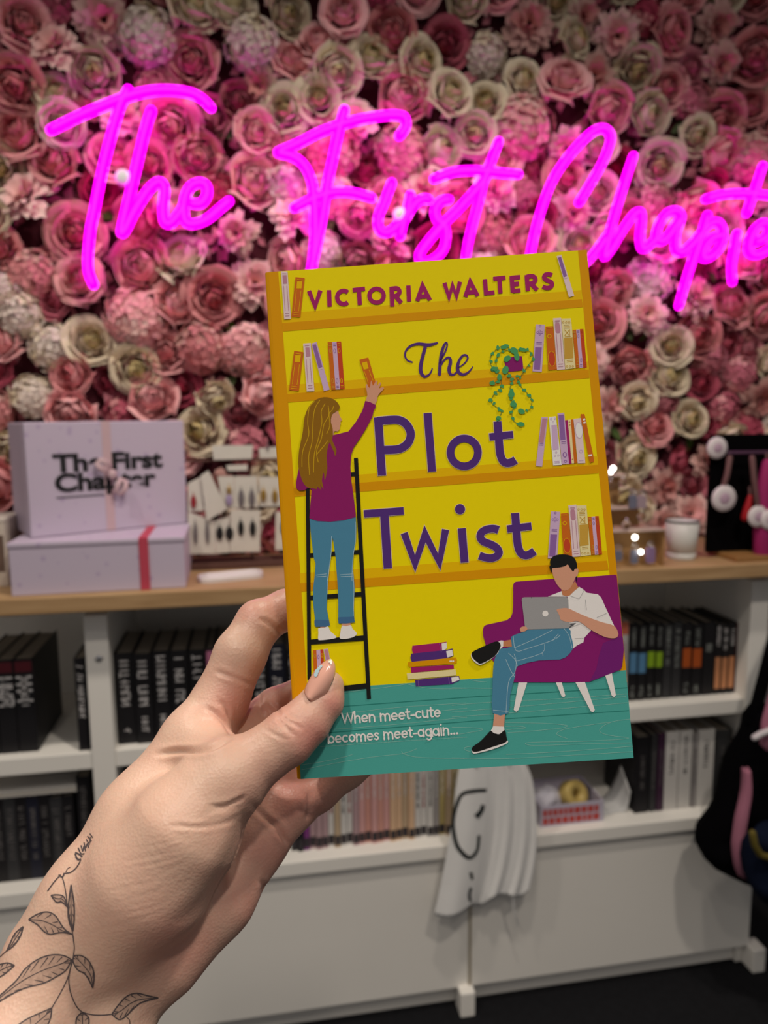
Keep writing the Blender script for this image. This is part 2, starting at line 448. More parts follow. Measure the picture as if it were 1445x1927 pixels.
# ---------------------------------------------------------------- neon sign
YN = 1.695
M_neon = mat('neon_magenta', (1.0, 0.0004, 0.80, 1), 0.6, 0.0, 0, emit=3.3)
M_neonc = mat('neon_core', (1.0, 0.008, 1.0, 1), 0.5, 0.0, 0, emit=3.3)
N1, N2, N3 = (0, 120, 0.2907), (490, 180, 0.3529), (960, 200, 0.3356)
NEON = [
 (N1, [(330,430),(480,355),(640,285),(810,220),(960,180),(1100,172),(1230,190),(1310,230),(1365,285)]),
 (N1, [(830,170),(780,270),(730,430),(680,620),(640,800),(605,980),(585,1080),(570,1250),(575,1350),(605,1430)]),
 (N1, [(980,305),(940,430),(890,640),(840,850),(795,1040),(787,1098),(815,1070),(870,960),(960,820),(1030,765),(1065,810),(1055,930),(1065,1020),(1100,1035),(1150,985),(1190,920)]),
 (N1, [(1240,905),(1300,905),(1340,850),(1335,790),(1290,770),(1230,800),(1195,880),(1190,970),(1210,1030),(1270,1035),(1350,1000),(1445,920),(1482,890)]),
 (N2, [(740,215),(775,165),(765,115),(700,105),(600,115),(480,140),(330,190),(200,255),(95,300)]),
 (N2, [(95,306),(170,325),(230,370),(270,450),(285,550),(292,700),(287,800),(277,905),(268,970)]),
 (N2, [(448,75),(420,180),(385,340),(355,480),(330,650),(300,800),(275,905),(265,970)]),
 (N2, [(180,600),(270,555),(370,520),(470,515),(560,535),(592,545)]),
 (N2, [(700,465),(660,570),(628,650),(635,715),(680,730),(740,680),(775,620)]),
 (N2, [(800,530),(785,600),(760,680),(745,750)]),
 (N2, [(770,660),(820,580),(870,550),(895,555)]),
 (N2, [(1005,555),(960,565),(930,610),(940,660),(975,690),(990,740),(975,820),(920,875),(860,885),(848,845),(900,770),(970,690),(1050,610),(1150,500),(1205,430)]),
 (N2, [(1270,245),(1230,350),(1195,440),(1165,560),(1130,690),(1105,800),(1095,870),(1088,930)]),
 (N2, [(925,445),(1020,410),(1120,400),(1210,405),(1300,415),(1375,420)]),
 (N3, [(385,540),(440,450),(510,330),(555,220),(560,160),(520,125),(460,145),(370,230),(290,330),(230,430),(180,560),(140,700),(115,820),(105,890),(120,960),(190,1000),(310,960),(440,860),(540,730)]),
 (N3, [(690,280),(650,400),(600,560),(560,700),(525,840),(560,810),(620,710),(690,610),(730,595),(735,650),(727,740),(742,800),(790,770),(820,735)]),
 (N3, [(940,680),(958,620),(930,587),(880,600),(835,660),(817,735),(845,758),(890,720),(945,640),(925,740),(930,808),(970,815),(1030,760),(1060,720)]),
 (N3, [(1105,610),(1060,750),(1010,900),(970,1030),(945,1120)]),
 (N3, [(1050,740),(1110,665),(1160,650),(1188,685),(1190,745),(1160,812),(1110,850),(1078,848),(1082,800),(1130,740),(1185,725)]),
 (N3, [(1415,335),(1370,470),(1325,600)]),
 (N3, [(1095,520),(1200,495),(1320,490),(1445,500),(1530,508)]),
 (N3, [(1270,715),(1255,800),(1240,900),(1245,985)]),
 (N3, [(1370,765),(1430,735),(1450,685),(1420,655),(1370,690),(1335,770),(1345,825),(1400,830),(1490,770),(1530,700)]),
 (N3, [(1535,660),(1530,740),(1515,830)]), (N3, [(1525,760),(1565,690),(1610,680)]),
]
sg = thing('neon_sign', (0.3, YN, 1.6), 'glowing magenta handwritten neon sign reading The First Chapter', 'neon sign')
tr = 0.0102
for Z, pts in NEON:
    path = []
    for (x, y) in catmull([(Z[0] + a * Z[2], Z[1] + c * Z[2]) for a, c in pts], 5):
        p = WY(x, y, YN); path.append((p.x - 0.3, 0.0, p.z - 1.6))
    q = MB(); q.tube(path, tr, 12); t = q.build('letter_tube', M_neon, sg)
    q = MB(); q.tube([(a, -tr * 0.82, c) for a, _, c in path[1:-1]], tr * 0.32, 8); q.build('light_core', M_neonc, t)
M_chrome = MATS['chrome']
for px, py in ((230, 331), (755, 402)):  # screw caps coloured white to paint in a ceiling spot's reflection on metal
    p = WY(px, py, YN - 0.012)
    q = MB(); q.lathe([(0.004, -0.09), (0.004, 0.0), (0.017, 0.0), (0.017, 0.004), (0.0155, 0.008), (0.011, 0.0115), (0.005, 0.013)], n=20)
    o = q.build('standoff_screw', mat('cap_glint_white', (0.95, 0.95, 0.95, 1), 0.12, 0.6), sg); o.location = (p.x - 0.3, 0.002, p.z - 1.6); o.rotation_euler = (R(90), 0, 0)

# ---------------------------------------------------------------- the paperback in the hand
Z1, Z2, Z3, Z4 = (490, 450, 0.2491), (800, 450, 0.2491), (510, 720, 0.2491), (830, 760, 0.2491)
Z5, Z6 = (530, 1060, 0.2422), (850, 1020, 0.2561)
I1 = (0, 0, 1.0)
def F(Z, pts): return [(Z[0] + a * Z[2], Z[1] + c * Z[2]) for a, c in pts]
BCN = [(505, 512), (1104, 470), (1192, 1426), (566, 1466)]
_k = 0.127
rays = [ray(*c) for c in BCN]
A = Matrix((rays[1], -rays[2], rays[3])).transposed()
dd = A.inverted() @ rays[0]
Pc = [rays[0], rays[1] * dd[0], rays[2] * dd[1], rays[3] * dd[2]]
scl = 0.127 / (Pc[1] - Pc[0]).length
Pc = [CAM + p * scl for p in Pc]
bu = ((Pc[1] - Pc[0]) + (Pc[2] - Pc[3])).normalized()
bn = bu.cross(((Pc[0] - Pc[3]) + (Pc[1] - Pc[2]))).normalized()
bv = bn.cross(bu)
bo = (Pc[0] + Pc[1] + Pc[2] + Pc[3]) / 4
BM = Matrix(((bu.x, bv.x, bn.x, bo.x), (bu.y, bv.y, bn.y, bo.y), (bu.z, bv.z, bn.z, bo.z), (0, 0, 0, 1)))
BMI = BM.inverted()
def bk(px, py, layer=0):              # pixel -> point of the cover plane, book-local
    r = ray(px, py); t = (bo - CAM).dot(bn) / r.dot(bn)
    p = BMI @ (CAM + r * t); return (p.x, p.y, 0.00003 * layer)
def book_depth(px, py):               # depth of the cover along the view axis at a pixel
    r = ray(px, py); return (bo - CAM).dot(bn) / r.dot(bn)
loc = [Vector(bk(*c)) for c in BCN]
book = thing('paperback_book', (0, 0, 0), 'yellow illustrated paperback held upright in the hand', 'book')
book.matrix_world = BM
TH = 0.024
CK = dict(rough=0.6, spec=0.12, var=0.02, scale=300, bump=0.03, bscale=2500)
def ink(name, r, g, b_): return mat('ink_' + name, (r, g, b_, 1), **CK)
K_yel = ink('yellow', 0.85, 0.70, 0.0); K_amb = ink('amber', 0.80, 0.49, 0.0); K_org = ink('orange', 0.70, 0.31, 0.0)
K_mag = ink('magenta', 0.36, 0.015, 0.14); K_ttl = ink('violet', 0.085, 0.03, 0.20); K_edge = ink('pale_edge', 0.72, 0.60, 0.50)
K_lil = ink('lilac', 0.60, 0.42, 0.62); K_pal = ink('pale_pink', 0.76, 0.60, 0.62); K_mau = ink('mauve', 0.50, 0.24, 0.32)
K_brn = ink('burnt_orange', 0.60, 0.14, 0.012); K_red = ink('red', 0.55, 0.06, 0.02); K_pur = ink('purple', 0.27, 0.13, 0.38)
K_crm = ink('cream', 0.80, 0.70, 0.36); K_tan = ink('tan', 0.58, 0.34, 0.05); K_wht = ink('white', 0.82, 0.79, 0.78)
K_har = ink('hair_brown', 0.27, 0.125, 0.008); K_hl = ink('hair_light', 0.55, 0.33, 0.01); K_skn = ink('skin', 0.66, 0.33, 0.22)
K_skd = ink('skin_shade', 0.56, 0.22, 0.10); K_blk = ink('black', 0.012, 0.012, 0.012); K_jns = ink('jeans', 0.07, 0.235, 0.37)
K_jnd = ink('jeans_dark', 0.055, 0.15, 0.30); K_sea = ink('seam', 0.42, 0.58, 0.66); K_tel = ink('teal', 0.07, 0.37, 0.33)
K_ted = ink('teal_dark', 0.022, 0.21, 0.18); K_tep = ink('teal_pale', 0.24, 0.5, 0.44); K_chr = ink('chair_purple', 0.24, 0.012, 0.15)
K_ch2 = ink('chair_facet', 0.17, 0.015, 0.17); K_gry = ink('grey', 0.33, 0.33, 0.34); K_grn = ink('green', 0.07, 0.33, 0.12)
K_gdk = ink('vine', 0.03, 0.13, 0.05); K_dgr = ink('dark_grey', 0.10, 0.10, 0.11); K_swt = ink('sweater', 0.26, 0.012, 0.13)
M_card = mat('cover_card', (0.8, 0.6, 0.2, 1), 0.5); M_page = mat('page_paper', (0.74, 0.68, 0.55, 1), 0.9, 0.1, 0.08, 900)
hw = (loc[1] - loc[0]).length / 2; x0 = min(loc[0].x, loc[3].x); x1 = max(loc[1].x, loc[2].x); y1b = max(loc[0].y, loc[1].y); y0b = min(loc[2].y, loc[3].y)
# cover card follows the traced corners, page block, spine with rounded shoulders
c0, c1, c2, c3 = loc
q = MB(); q.prism([tuple(p) for p in (c0, c1, c2, c3)], (0, 0, -0.0004)); fcov = q.build('front_cover', K_yel, book)
q = MB(); q.prism([(p.x, p.y, -TH + 0.0004) for p in (c0, c1, c2, c3)], (0, 0, -0.0004)); q.build('back_cover', K_org, book)
q = MB(); e = 0.0012
q.prism([(c0.x + 0.0004, c0.y - 0.0002, -0.0004), (c1.x - e, c1.y - 0.0002, -0.0004), (c2.x - e, c2.y + 0.0002, -0.0004), (c3.x + 0.0004, c3.y + 0.0002, -0.0004)], (0, 0, -TH + 0.0008)); q.build('page_block', M_page, book)
q = MB()
prof = [(0.0002, 0.00001), (-0.0007, -0.0001), (-0.0013, -0.0006), (-0.0016, -0.0015), (-0.0017, -0.005), (-0.0017, -TH + 0.005), (-0.0016, -TH + 0.0015), (-0.0013, -TH + 0.0006), (-0.0007, -TH + 0.0001), (0.0002, -TH), (0.0002, -TH + 0.0006), (-0.0006, -TH + 0.002), (-0.0006, -0.002), (0.0002, -0.0006)]
n = len(prof)
vs = [(c0.x + a, c0.y, z) for a, z in prof] + [(c3.x + a, c3.y, z) for a, z in prof]
q.add(vs, [(i, (i + 1) % n, n + (i + 1) % n, n + i) for i in range(n)] + [tuple(range(n)), tuple(range(2 * n - 1, n - 1, -1))]); q.build('spine', K_org, book)

class Art:
    """flat print on the cover: filled outlines and ink strokes, one mesh object, several inks"""
    def __init__(s): s.mb = MB(); s.inks = []; s.k = 0
    def use(s, k):
        if k not in s.inks: s.inks.append(k)
        s.mb.m = s.inks.index(k)
    def fill(s, k, pts, layer):
        s.k += 1; layer += 0.03 * s.k; s.use(k); P = [Vector(bk(a, c, layer)) for a, c in pts]
        s.mb.add(P, [tuple(t) for t in tessellate_polygon([P])])
    def blob(s, k, pts, layer, n=4): s.fill(k, catmull(pts, n, True), layer)
    def disc(s, k, c, rx, ry, layer, rot=0, n=28, rin=None):
        co, si = math.cos(rot), math.sin(rot)
        pt = lambda t, f: (c[0] + rx * f * math.cos(t) * co - ry * f * math.sin(t) * si, c[1] + rx * f * math.cos(t) * si + ry * f * math.sin(t) * co)
        if rin is None: s.fill(k, [pt(6.2832 * i / n, 1) for i in range(n)], layer)
        else: s.stroke(k, [pt(6.2832 * i / n, (1 + rin) / 2) for i in range(n)], rx * (1 - rin), layer, closed=True)
    def stroke(s, k, pts, w, layer, closed=False, rnd=False):
        s.k += 1; layer += 0.03 * s.k; s.use(k); P = [Vector((a, c)) for a, c in pts]; n = len(P); L = []; Rr = []
        ws = w if isinstance(w, list) else [w] * n
        for i in range(n):
            if closed: d0 = (P[i] - P[i - 1]).normalized(); d1 = (P[(i + 1) % n] - P[i]).normalized()
            else:
                d0 = (P[i] - P[i - 1]).normalized() if i else None; d1 = (P[i + 1] - P[i]).normalized() if i < n - 1 else None
                d0 = d0 or d1; d1 = d1 or d0
            nn = Vector((-d0.y - d1.y, d0.x + d1.x))
            if nn.length < 0.15: nn = Vector((-d1.y, d1.x))
            nn.normalize(); kx = 1 / max(0.42, abs(nn.dot(Vector((-d1.y, d1.x)))))
            L.append(P[i] + nn * ws[i] / 2 * kx); Rr.append(P[i] - nn * ws[i] / 2 * kx)
        vs = [bk(a.x, a.y, layer) for a in L] + [bk(a.x, a.y, layer) for a in Rr]
        m = n if closed else n - 1
        s.mb.add(vs, [(i, (i + 1) % n, n + (i + 1) % n, n + i) for i in range(m)])
        if rnd:
            for j in (0, n - 1): s.disc(k, P[j], ws[j] / 2, ws[j] / 2, layer, n=14)
    def done(s, name, parent=None): return s.mb.build(name, s.inks, parent or fcov, fix=False)

# bookcase print: orange frame, shelf boards, amber strips
a = Art()
TL, TR, BR, BL = BCN
a.fill(K_org, [TL, (523.5, 510.7), (541, 741), (553.6, 920), (566.5, 1100), (577, 1280), (581, 1342), (558.5, 1345)], 1)
a.fill(K_org, [(1087.5, 471.2), TR, (1180, 1284), (1168.5, 1288), (1166, 1262), (1142.6, 1040), (1126, 885), (1109, 705)], 1)
for (l0, r0, l1, r1, lt, rtp) in (((531, 608), (1095, 563), (532.5, 624), (1096.5, 578), (529.5, 590), (1094, 546)),
        ((541, 741.5), (1107.6, 695.4), (542, 757.6), (1109, 711.6), (539, 725), (1106, 680)),
        ((553, 918), (1125, 874.6), (554, 935), (1126, 890.8), (551.5, 903), (1124, 858)),
        ((565, 1097.5), (1142.6, 1055), (567.5, 1113.5), (1145, 1072.6), (563.8, 1079), (1141, 1036.5))):
    a.fill(K_amb, [lt, rtp, r0, l0], 1); a.fill(K_org, [l0, r0, r1, l1], 2)
a.done('printed_shelves')
a = Art()
a.fill(K_tel, [(558.5, 1345), (581, 1342), (579, 1303), (640, 1297), (699.5, 1290), (865, 1279), (927, 1275), (1165, 1262), (1177.5, 1261), BR, BL], 3)
for p0, p1 in (((620, 1331), (1180, 1294)), ((602, 1380), (1183, 1337))): a.stroke(K_ted, [p0, (0.5 * (p0[0] + p1[0]), 0.5 * (p0[1] + p1[1]) - 2), p1], 1.5, 4)
GR = [F(Z5, [(480,1005),(620,985),(800,965),(960,940)]), F(Z5, [(960,935),(1100,965),(1250,975),(1440,970)]), F(Z5, [(470,1170),(900,1120),(1430,1085)]), F(Z5, [(480,1215),(900,1180),(1440,1125)]),
      F(Z5, [(400,1290),(900,1250),(1440,1195)]), F(Z5, [(300,1425),(800,1390),(1440,1350)]), F(Z5, [(160,1565),(350,1535),(500,1500),(550,1485)]), F(Z5, [(155,1605),(400,1555),(700,1505),(940,1478),(1050,1440)]),
      F(Z5, [(930,1460),(960,1485),(1100,1510),(1440,1515)]), F(Z6, [(130,1005),(170,1020),(260,1028)]), F(Z6, [(0,1070),(300,1075),(420,1072)]), F(Z6, [(0,1200),(300,1175),(800,1150),(1290,1115)]),
      F(Z6, [(0,1250),(700,1190),(1280,1135)]), F(Z6, [(0,1285),(500,1250),(1290,1180)]), F(Z6, [(1310,1300),(1180,1320),(1100,1360),(1090,1395),(1160,1420),(1300,1440),(1150,1455),(900,1465),(600,1470),(540,1482),(620,1495),(900,1485),(1320,1475)]),
      F(Z6, [(1180,1320),(1000,1345),(830,1375),(770,1410),(850,1445)]), F(Z6, [(390,1325),(640,1330),(800,1340),(850,1352),(780,1370),(560,1390),(410,1400)]), F(Z6, [(390,1355),(480,1352),(540,1365),(400,1380)]),
      F(Z6, [(0,1360),(180,1365),(225,1380),(120,1400),(0,1420)]), F(Z6, [(150,1500),(95,1510),(100,1528),(140,1540)]), F(Z6, [(0,1585),(400,1590),(800,1570),(1330,1540)]), F(Z6, [(400,1560),(800,1540),(1330,1500)])]
for g in GR: a.stroke(K_tep, catmull(g, 4), 0.85, 4)
a.done('printed_floorboards')

# lettering ------------------------------------------------------
a = Art()
AU = [(Z1, [(367,392),(413,508),(453,388)]), (Z1, [(518,386),(523,511)]), (Z1, [(697,386),(790,376)]), (Z1, [(744,382),(751,498)]),
      (Z1, [(990,361),(996,510)]), (Z1, [(990,376),(1028,372),(1046,384),(1050,402),(1040,420),(1020,430),(995,432)]), (Z1, [(1020,430),(1064,484)]), (Z1, [(1117,351),(1123,473)]),
      (Z1, [(1184,469),(1224,352),(1280,462)]), (Z1, [(1205,436),(1258,432)]),
      (Z2, [(145,331),(180,440),(206,350),(236,432),(262,323)]), (Z2, [(303,438),(340,322),(396,431)]), (Z2, [(320,405),(372,400)]), (Z2, [(450,303),(459,410),(523,404)]),
      (Z2, [(513,302),(606,292)]), (Z2, [(560,298),(568,412)]), (Z2, [(652,280),(661,404)]), (Z2, [(650,294),(716,287)]), (Z2, [(655,343),(708,338)]), (Z2, [(658,394),(719,388)]),
      (Z2, [(766,272),(775,393)]), (Z2, [(766,285),(806,280),(826,290),(832,308),(822,326),(800,336),(772,339)]), (Z2, [(800,338),(846,385)]),
      (Z2, [(958,274),(935,266),(908,270),(898,286),(905,304),(930,316),(952,328),(956,350),(940,366),(912,369),(886,358)])]
for Z, p in AU:
    p = catmull(p, 4) if len(p) > 5 else p
    a.stroke(K_mag, F(Z, p), 33 * 0.2491, 6)
a.stroke(K_mag, F(Z1, [(628 + 46 * math.cos(t) * 1.05, 441 - 50 * math.sin(t)) for t in [R(48 + i * 264 / 20) for i in range(21)]]), 33 * 0.2491, 6)
a.disc(K_mag, F(Z1, [(877, 428)])[0], 70 * 0.2491, 68 * 0.2491, 6, rin=0.54)
a.done('author_lettering')
# title: every stroke has a hair-thin pale outline under it
a = Art()
TT = [(Z3, [(808,263),(838,702)], 62, 0), (Z3, [(800,291),(930,281),(985,290),(1025,320),(1052,370),(1052,415),(1030,462),(985,495),(940,506),(850,510)], 62, 0),
      (Z3, [(1182,231),(1216,673)], 60, 0), (Z4, [(425,134),(440,330),(450,395),(470,435),(500,448),(535,440),(562,424)], 60, 0), (Z4, [(364,251),(543,232)], 54, 0),
      (Z3, [(702,992),(1002,969)], 56, 0), (Z3, [(855,985),(882,1403)], 64, 0), (Z3, [(1005,1136),(1088,1368),(1163,1142),(1270,1356),(1318,1110)], 54, 1),
      (Z4, [(155,940),(177,1198)], 60, 0), (Z4, [(433,953),(395,943),(340,950),(303,975),(296,1010),(320,1040),(370,1060),(415,1085),(436,1120),(420,1150),(380,1165),(330,1160),(288,1146)], 58, 2),
      (Z4, [(558,825),(573,1020),(584,1090),(605,1130),(640,1144),(675,1132),(704,1112)], 60, 0), (Z4, [(498,946),(681,924)], 55, 0)]
for k, lay, ext in ((K_edge, 6, 7), (K_ttl, 7, 0)):
    for Z, p, w, md in TT:
        p = F(Z, p)
        if ext:   # lengthen a little so that the pale rim also shows at the stroke ends
            v0 = (Vector(p[0]) - Vector(p[1])).normalized(); v1 = (Vector(p[-1]) - Vector(p[-2])).normalized()
            p = [tuple(Vector(p[0]) + v0 * 0.8)] + p[1:-1] + [tuple(Vector(p[-1]) + v1 * 0.8)]
        if len(p) > 5: p = catmull(p, 4) if md != 1 else p
        a.stroke(k, p, (w + ext) * 0.2491, lay)
    a.disc(k, F(Z4, [(174, 367)])[0], (132 + ext / 2) * 0.2491, (134 + ext / 2) * 0.2491, lay, rin=0.565, n=40)
    a.disc(k, F(Z4, [(142, 796)])[0], (38 + ext / 2) * 0.2491, (38 + ext / 2) * 0.2491, lay)
a.done('title_lettering')
a = Art()
SC = [(Z1, [(1145,930),(1112,918),(1093,885),(1100,842),(1138,806),(1195,792),(1268,800),(1335,786)], [12,13,14,15,18,22,26,14]),
      (Z1, [(1247,806),(1228,880),(1212,950),(1212,1005),(1236,1038),(1266,1030),(1288,1005),(1297,978)], [26,26,27,27,22,16,12,9]),
      (Z2, [(108,1022),(112,950),(122,870),(140,808),(158,783),(166,800),(152,850),(122,905),(108,950)], [24,25,25,20,14,12,13,14,15]),
      (Z2, [(110,975),(135,925),(165,898),(186,902),(190,935),(180,985),(190,1020),(218,1022),(243,998)], [12,13,17,22,25,26,22,15,10]),
      (Z2, [(243,975),(290,945),(320,905),(312,880),(285,880),(258,915),(244,965),(252,1005),(282,1024),(318,1012),(345,985),(358,966)], [9,10,13,16,16,20,25,25,21,15,11,8])]
for Z, p, w in SC:
    pw = catmull([(x, y, ww) for (x, y), ww in zip(F(Z, p), w)], 5)
    a.stroke(K_ttl, [(x, y) for x, y, _ in pw], [ww * 0.2491 for _, _, ww in pw], 7, rnd=True)
a.done('script_lettering')
# tagline: small stroke alphabet (unit = x height)
def arc(cx, cy, rx, ry, a0, a1, n=12): return [(cx + rx * math.cos(R(a0 + (a1 - a0) * i / n)), cy - ry * math.sin(R(a0 + (a1 - a0) * i / n))) for i in range(n + 1)]
GL = {'W': (1.72, [[(0.05, -1.45), (0.45, -0.08), (0.86, -1.3), (1.27, -0.08), (1.67, -1.45)]]), 'h': (1.0, [[(0.13, -1.5), (0.13, 0)], [(0.13, -0.5)] + arc(0.48, -0.52, 0.33, 0.38, 160, 0) + [(0.81, 0)]]),
      'e': (1.02, [[(0.12, -0.5), (0.86, -0.5)] + arc(0.49, -0.5, 0.38, 0.42, 0, 310)]), 'n': (1.0, [[(0.13, -1), (0.13, 0)], [(0.13, -0.5)] + arc(0.48, -0.52, 0.33, 0.38, 160, 0) + [(0.81, 0)]]),
      'm': (1.55, [[(0.13, -1), (0.13, 0)], [(0.13, -0.5)] + arc(0.44, -0.54, 0.3, 0.37, 160, 0) + [(0.74, 0)], [(0.74, -0.5)] + arc(1.05, -0.54, 0.3, 0.37, 160, 0) + [(1.35, 0)]]),
      't': (0.66, [[(0.28, -1.35), (0.28, -0.3)] + arc(0.46, -0.28, 0.18, 0.2, 180, 300, 6), [(0.03, -0.95), (0.58, -0.95)]]), '-': (0.66, [[(0.1, -0.48), (0.55, -0.48)]]),
      'c': (0.92, [arc(0.49, -0.5, 0.38, 0.42, 50, 310)]), 'u': (1.0, [[(0.13, -1)] + arc(0.46, -0.46, 0.33, 0.38, 180, 340) + [(0.81, -0.4)], [(0.81, -1), (0.81, 0)]]),
      'b': (1.06, [[(0.13, -1.5), (0.13, 0)], arc(0.53, -0.5, 0.38, 0.42, 0, 360, 18)]), 'o': (1.04, [arc(0.5, -0.5, 0.38, 0.42, 0, 360, 18)]),
      's': (0.78, [[(0.64, -0.82), (0.5, -0.92), (0.3, -0.92), (0.17, -0.76), (0.27, -0.58), (0.48, -0.48), (0.62, -0.34), (0.58, -0.14), (0.38, -0.06), (0.1, -0.18)]]),
      'a': (1.06, [arc(0.49, -0.5, 0.37, 0.42, 0, 360, 18), [(0.88, -1), (0.88, 0)]]), 'g': (1.06, [arc(0.49, -0.5, 0.37, 0.42, 0, 360, 18), [(0.88, -1), (0.88, 0.1)] + arc(0.52, 0.1, 0.36, 0.36, 0, -140, 8)]),
      'i': (0.4, [[(0.2, -1), (0.2, 0)], 'dot']), '.': (0.42, ['low']), ' ': (0.55, [])}
def write(a, k, text, p0, p1, xh, sw, lay):
    tot = sum(GL[c][0] for c in text); d = Vector(p1) - Vector(p0); L = d.length; d.normalize(); nrm = Vector((-d.y, d.x)); ux = L / tot; x = 0
    for ch in text:
        adv, strokes = GL[ch]
        T = lambda g: tuple(Vector(p0) + d * (x + g[0]) * ux + nrm * g[1] * xh)
        for st in strokes:
            if st == 'dot': a.disc(k, T((0.2, -1.42)), sw * 0.62, sw * 0.62, lay, n=14)
            elif st == 'low': a.disc(k, T((0.2, -0.1)), sw * 0.68, sw * 0.68, lay, n=14)
            else: a.stroke(k, [T(g) for g in st], sw, lay, rnd=True)
        x += adv
a = Art()
write(a, K_wht, 'When meet-cute', F(Z5, [(468, 1246)])[0], F(Z5, [(1240, 1192)])[0], 58 * 0.2422, 3.0, 8)
write(a, K_wht, 'becomes meet-again...', F(Z5, [(358, 1400)])[0], F(Z5, [(1375, 1325)])[0], 58 * 0.2422, 3.0, 8)
a.done('tagline_lettering')

# printed books on the shelves -----------------------------------
a = Art()
def qd(k, Z, *p, lay=8): a.fill(k, F(Z, p), lay)
def spine_lines(k, Z, p, us, w=1.0):
    P = F(Z, p)
    for u in us:
        A0 = Vector(P[0]).lerp(Vector(P[3]), u); B0 = Vector(P[1]).lerp(Vector(P[2]), u)
        a.stroke(k, [tuple(A0.lerp(B0, 0.2)), tuple(A0.lerp(B0, 0.8))], w, 10)
def pbook(Z, base, p, trim=None, us=(0.05, 0.9, 0.94), lab=None, labk=None):
    qd(base, Z, *p)
    if trim: spine_lines(trim, Z, p, us)
    if lab: a.fill(labk, F(Z, lab), 9)
    return F(Z, p)
def frame(k, Z, p, u0, u1, w=0.9):
    P = [Vector(c) for c in F(Z, p)]
    for s in (0.25, 0.75):
        a.stroke(k, [tuple(P[0].lerp(P[3], u0).lerp(P[1].lerp(P[2], u0), s)), tuple(P[0].lerp(P[3], u1).lerp(P[1].lerp(P[2], u1), s))], w, 10)
def oval(k, Z, c, rx, ry, lay=9, rin=None): a.disc(k, F(Z, [c])[0], rx * Z[2], ry * Z[2], lay, rot=R(-4), n=18, rin=rin)
p = [(155,245),(205,245),(232,605),(180,608)]; pbook(Z1, K_pal, p, K_mau, (0.05, 0.88, 0.93), [(167,275),(198,273),(203,338),(173,340)], K_mau); frame(K_mau, Z1, p, 0.3, 0.82)
p = [(265,288),(335,295),(302,592),(235,587)]; pbook(Z1, K_brn, p, K_amb, (0.06, 0.9, 0.95), [(277,322),(316,320),(311,374),(273,374)], K_amb); frame(K_amb, Z1, p, 0.33, 0.85)
a.done('printed_books'); a = Art()
p = [(255,845),(325,855),(290,1150),(217,1140)]; pbook(Z1, K_brn, p, K_amb, (0.06, 0.9, 0.95), [(264,877),(306,877),(299,930),(260,930)], K_amb); frame(K_amb, Z1, p, 0.33, 0.85)
p = [(323,790),(380,785),(408,1150),(350,1152)]; pbook(Z1, K_pal, p, K_mau, (0.05, 0.88, 0.93), [(340,820),(370,820),(378,885),(345,890)], K_mau); frame(K_mau, Z1, p, 0.32, 0.82)
pbook(Z1, K_lil, [(385,790),(425,778),(523,1138),(480,1150)], K_pal, (0.55,), [(393,800),(420,796),(468,965),(440,978)], K_pur)
for x, k, k2 in ((0, K_brn, K_tan), (1, K_lil, K_pur), (2, K_red, K_amb)):
    d0 = 33.5 * x; p = [(508 + d0, 780 - x * 2), (542 + d0, 779 - x * 2), (569 + d0, 1139 - x * 3), (535 + d0, 1140 - x * 3)]; pbook(Z1, k, p, k2, (0.04, 0.08, 0.93, 0.96))
    oval(k2, Z1, (528 + d0, 845), 9, 20, rin=0.6); oval(k2, Z1, (546 + d0, 1072), 9, 22, rin=0.6)
a.done('printed_books'); a = Art()
p = [(747,912),(815,895),(868,1080),(830,1150),(812,1105)]; qd(K_brn, Z1, *p); a.fill(K_amb, F(Z1, [(766,936),(804,926),(818,978),(781,988)]), 9)
a.stroke(K_amb, F(Z1, [(785,1000),(815,1090)]), 0.9, 10); a.stroke(K_amb, F(Z1, [(820,990),(850,1070)]), 0.9, 10)
a.done('printed_books'); a = Art()
p = [(992,130),(1028,120),(1125,430),(1085,440)]; pbook(Z2, K_pal, p, K_lil, (0.55,), [(1002,142),(1025,135),(1070,280),(1045,290)], K_pur)
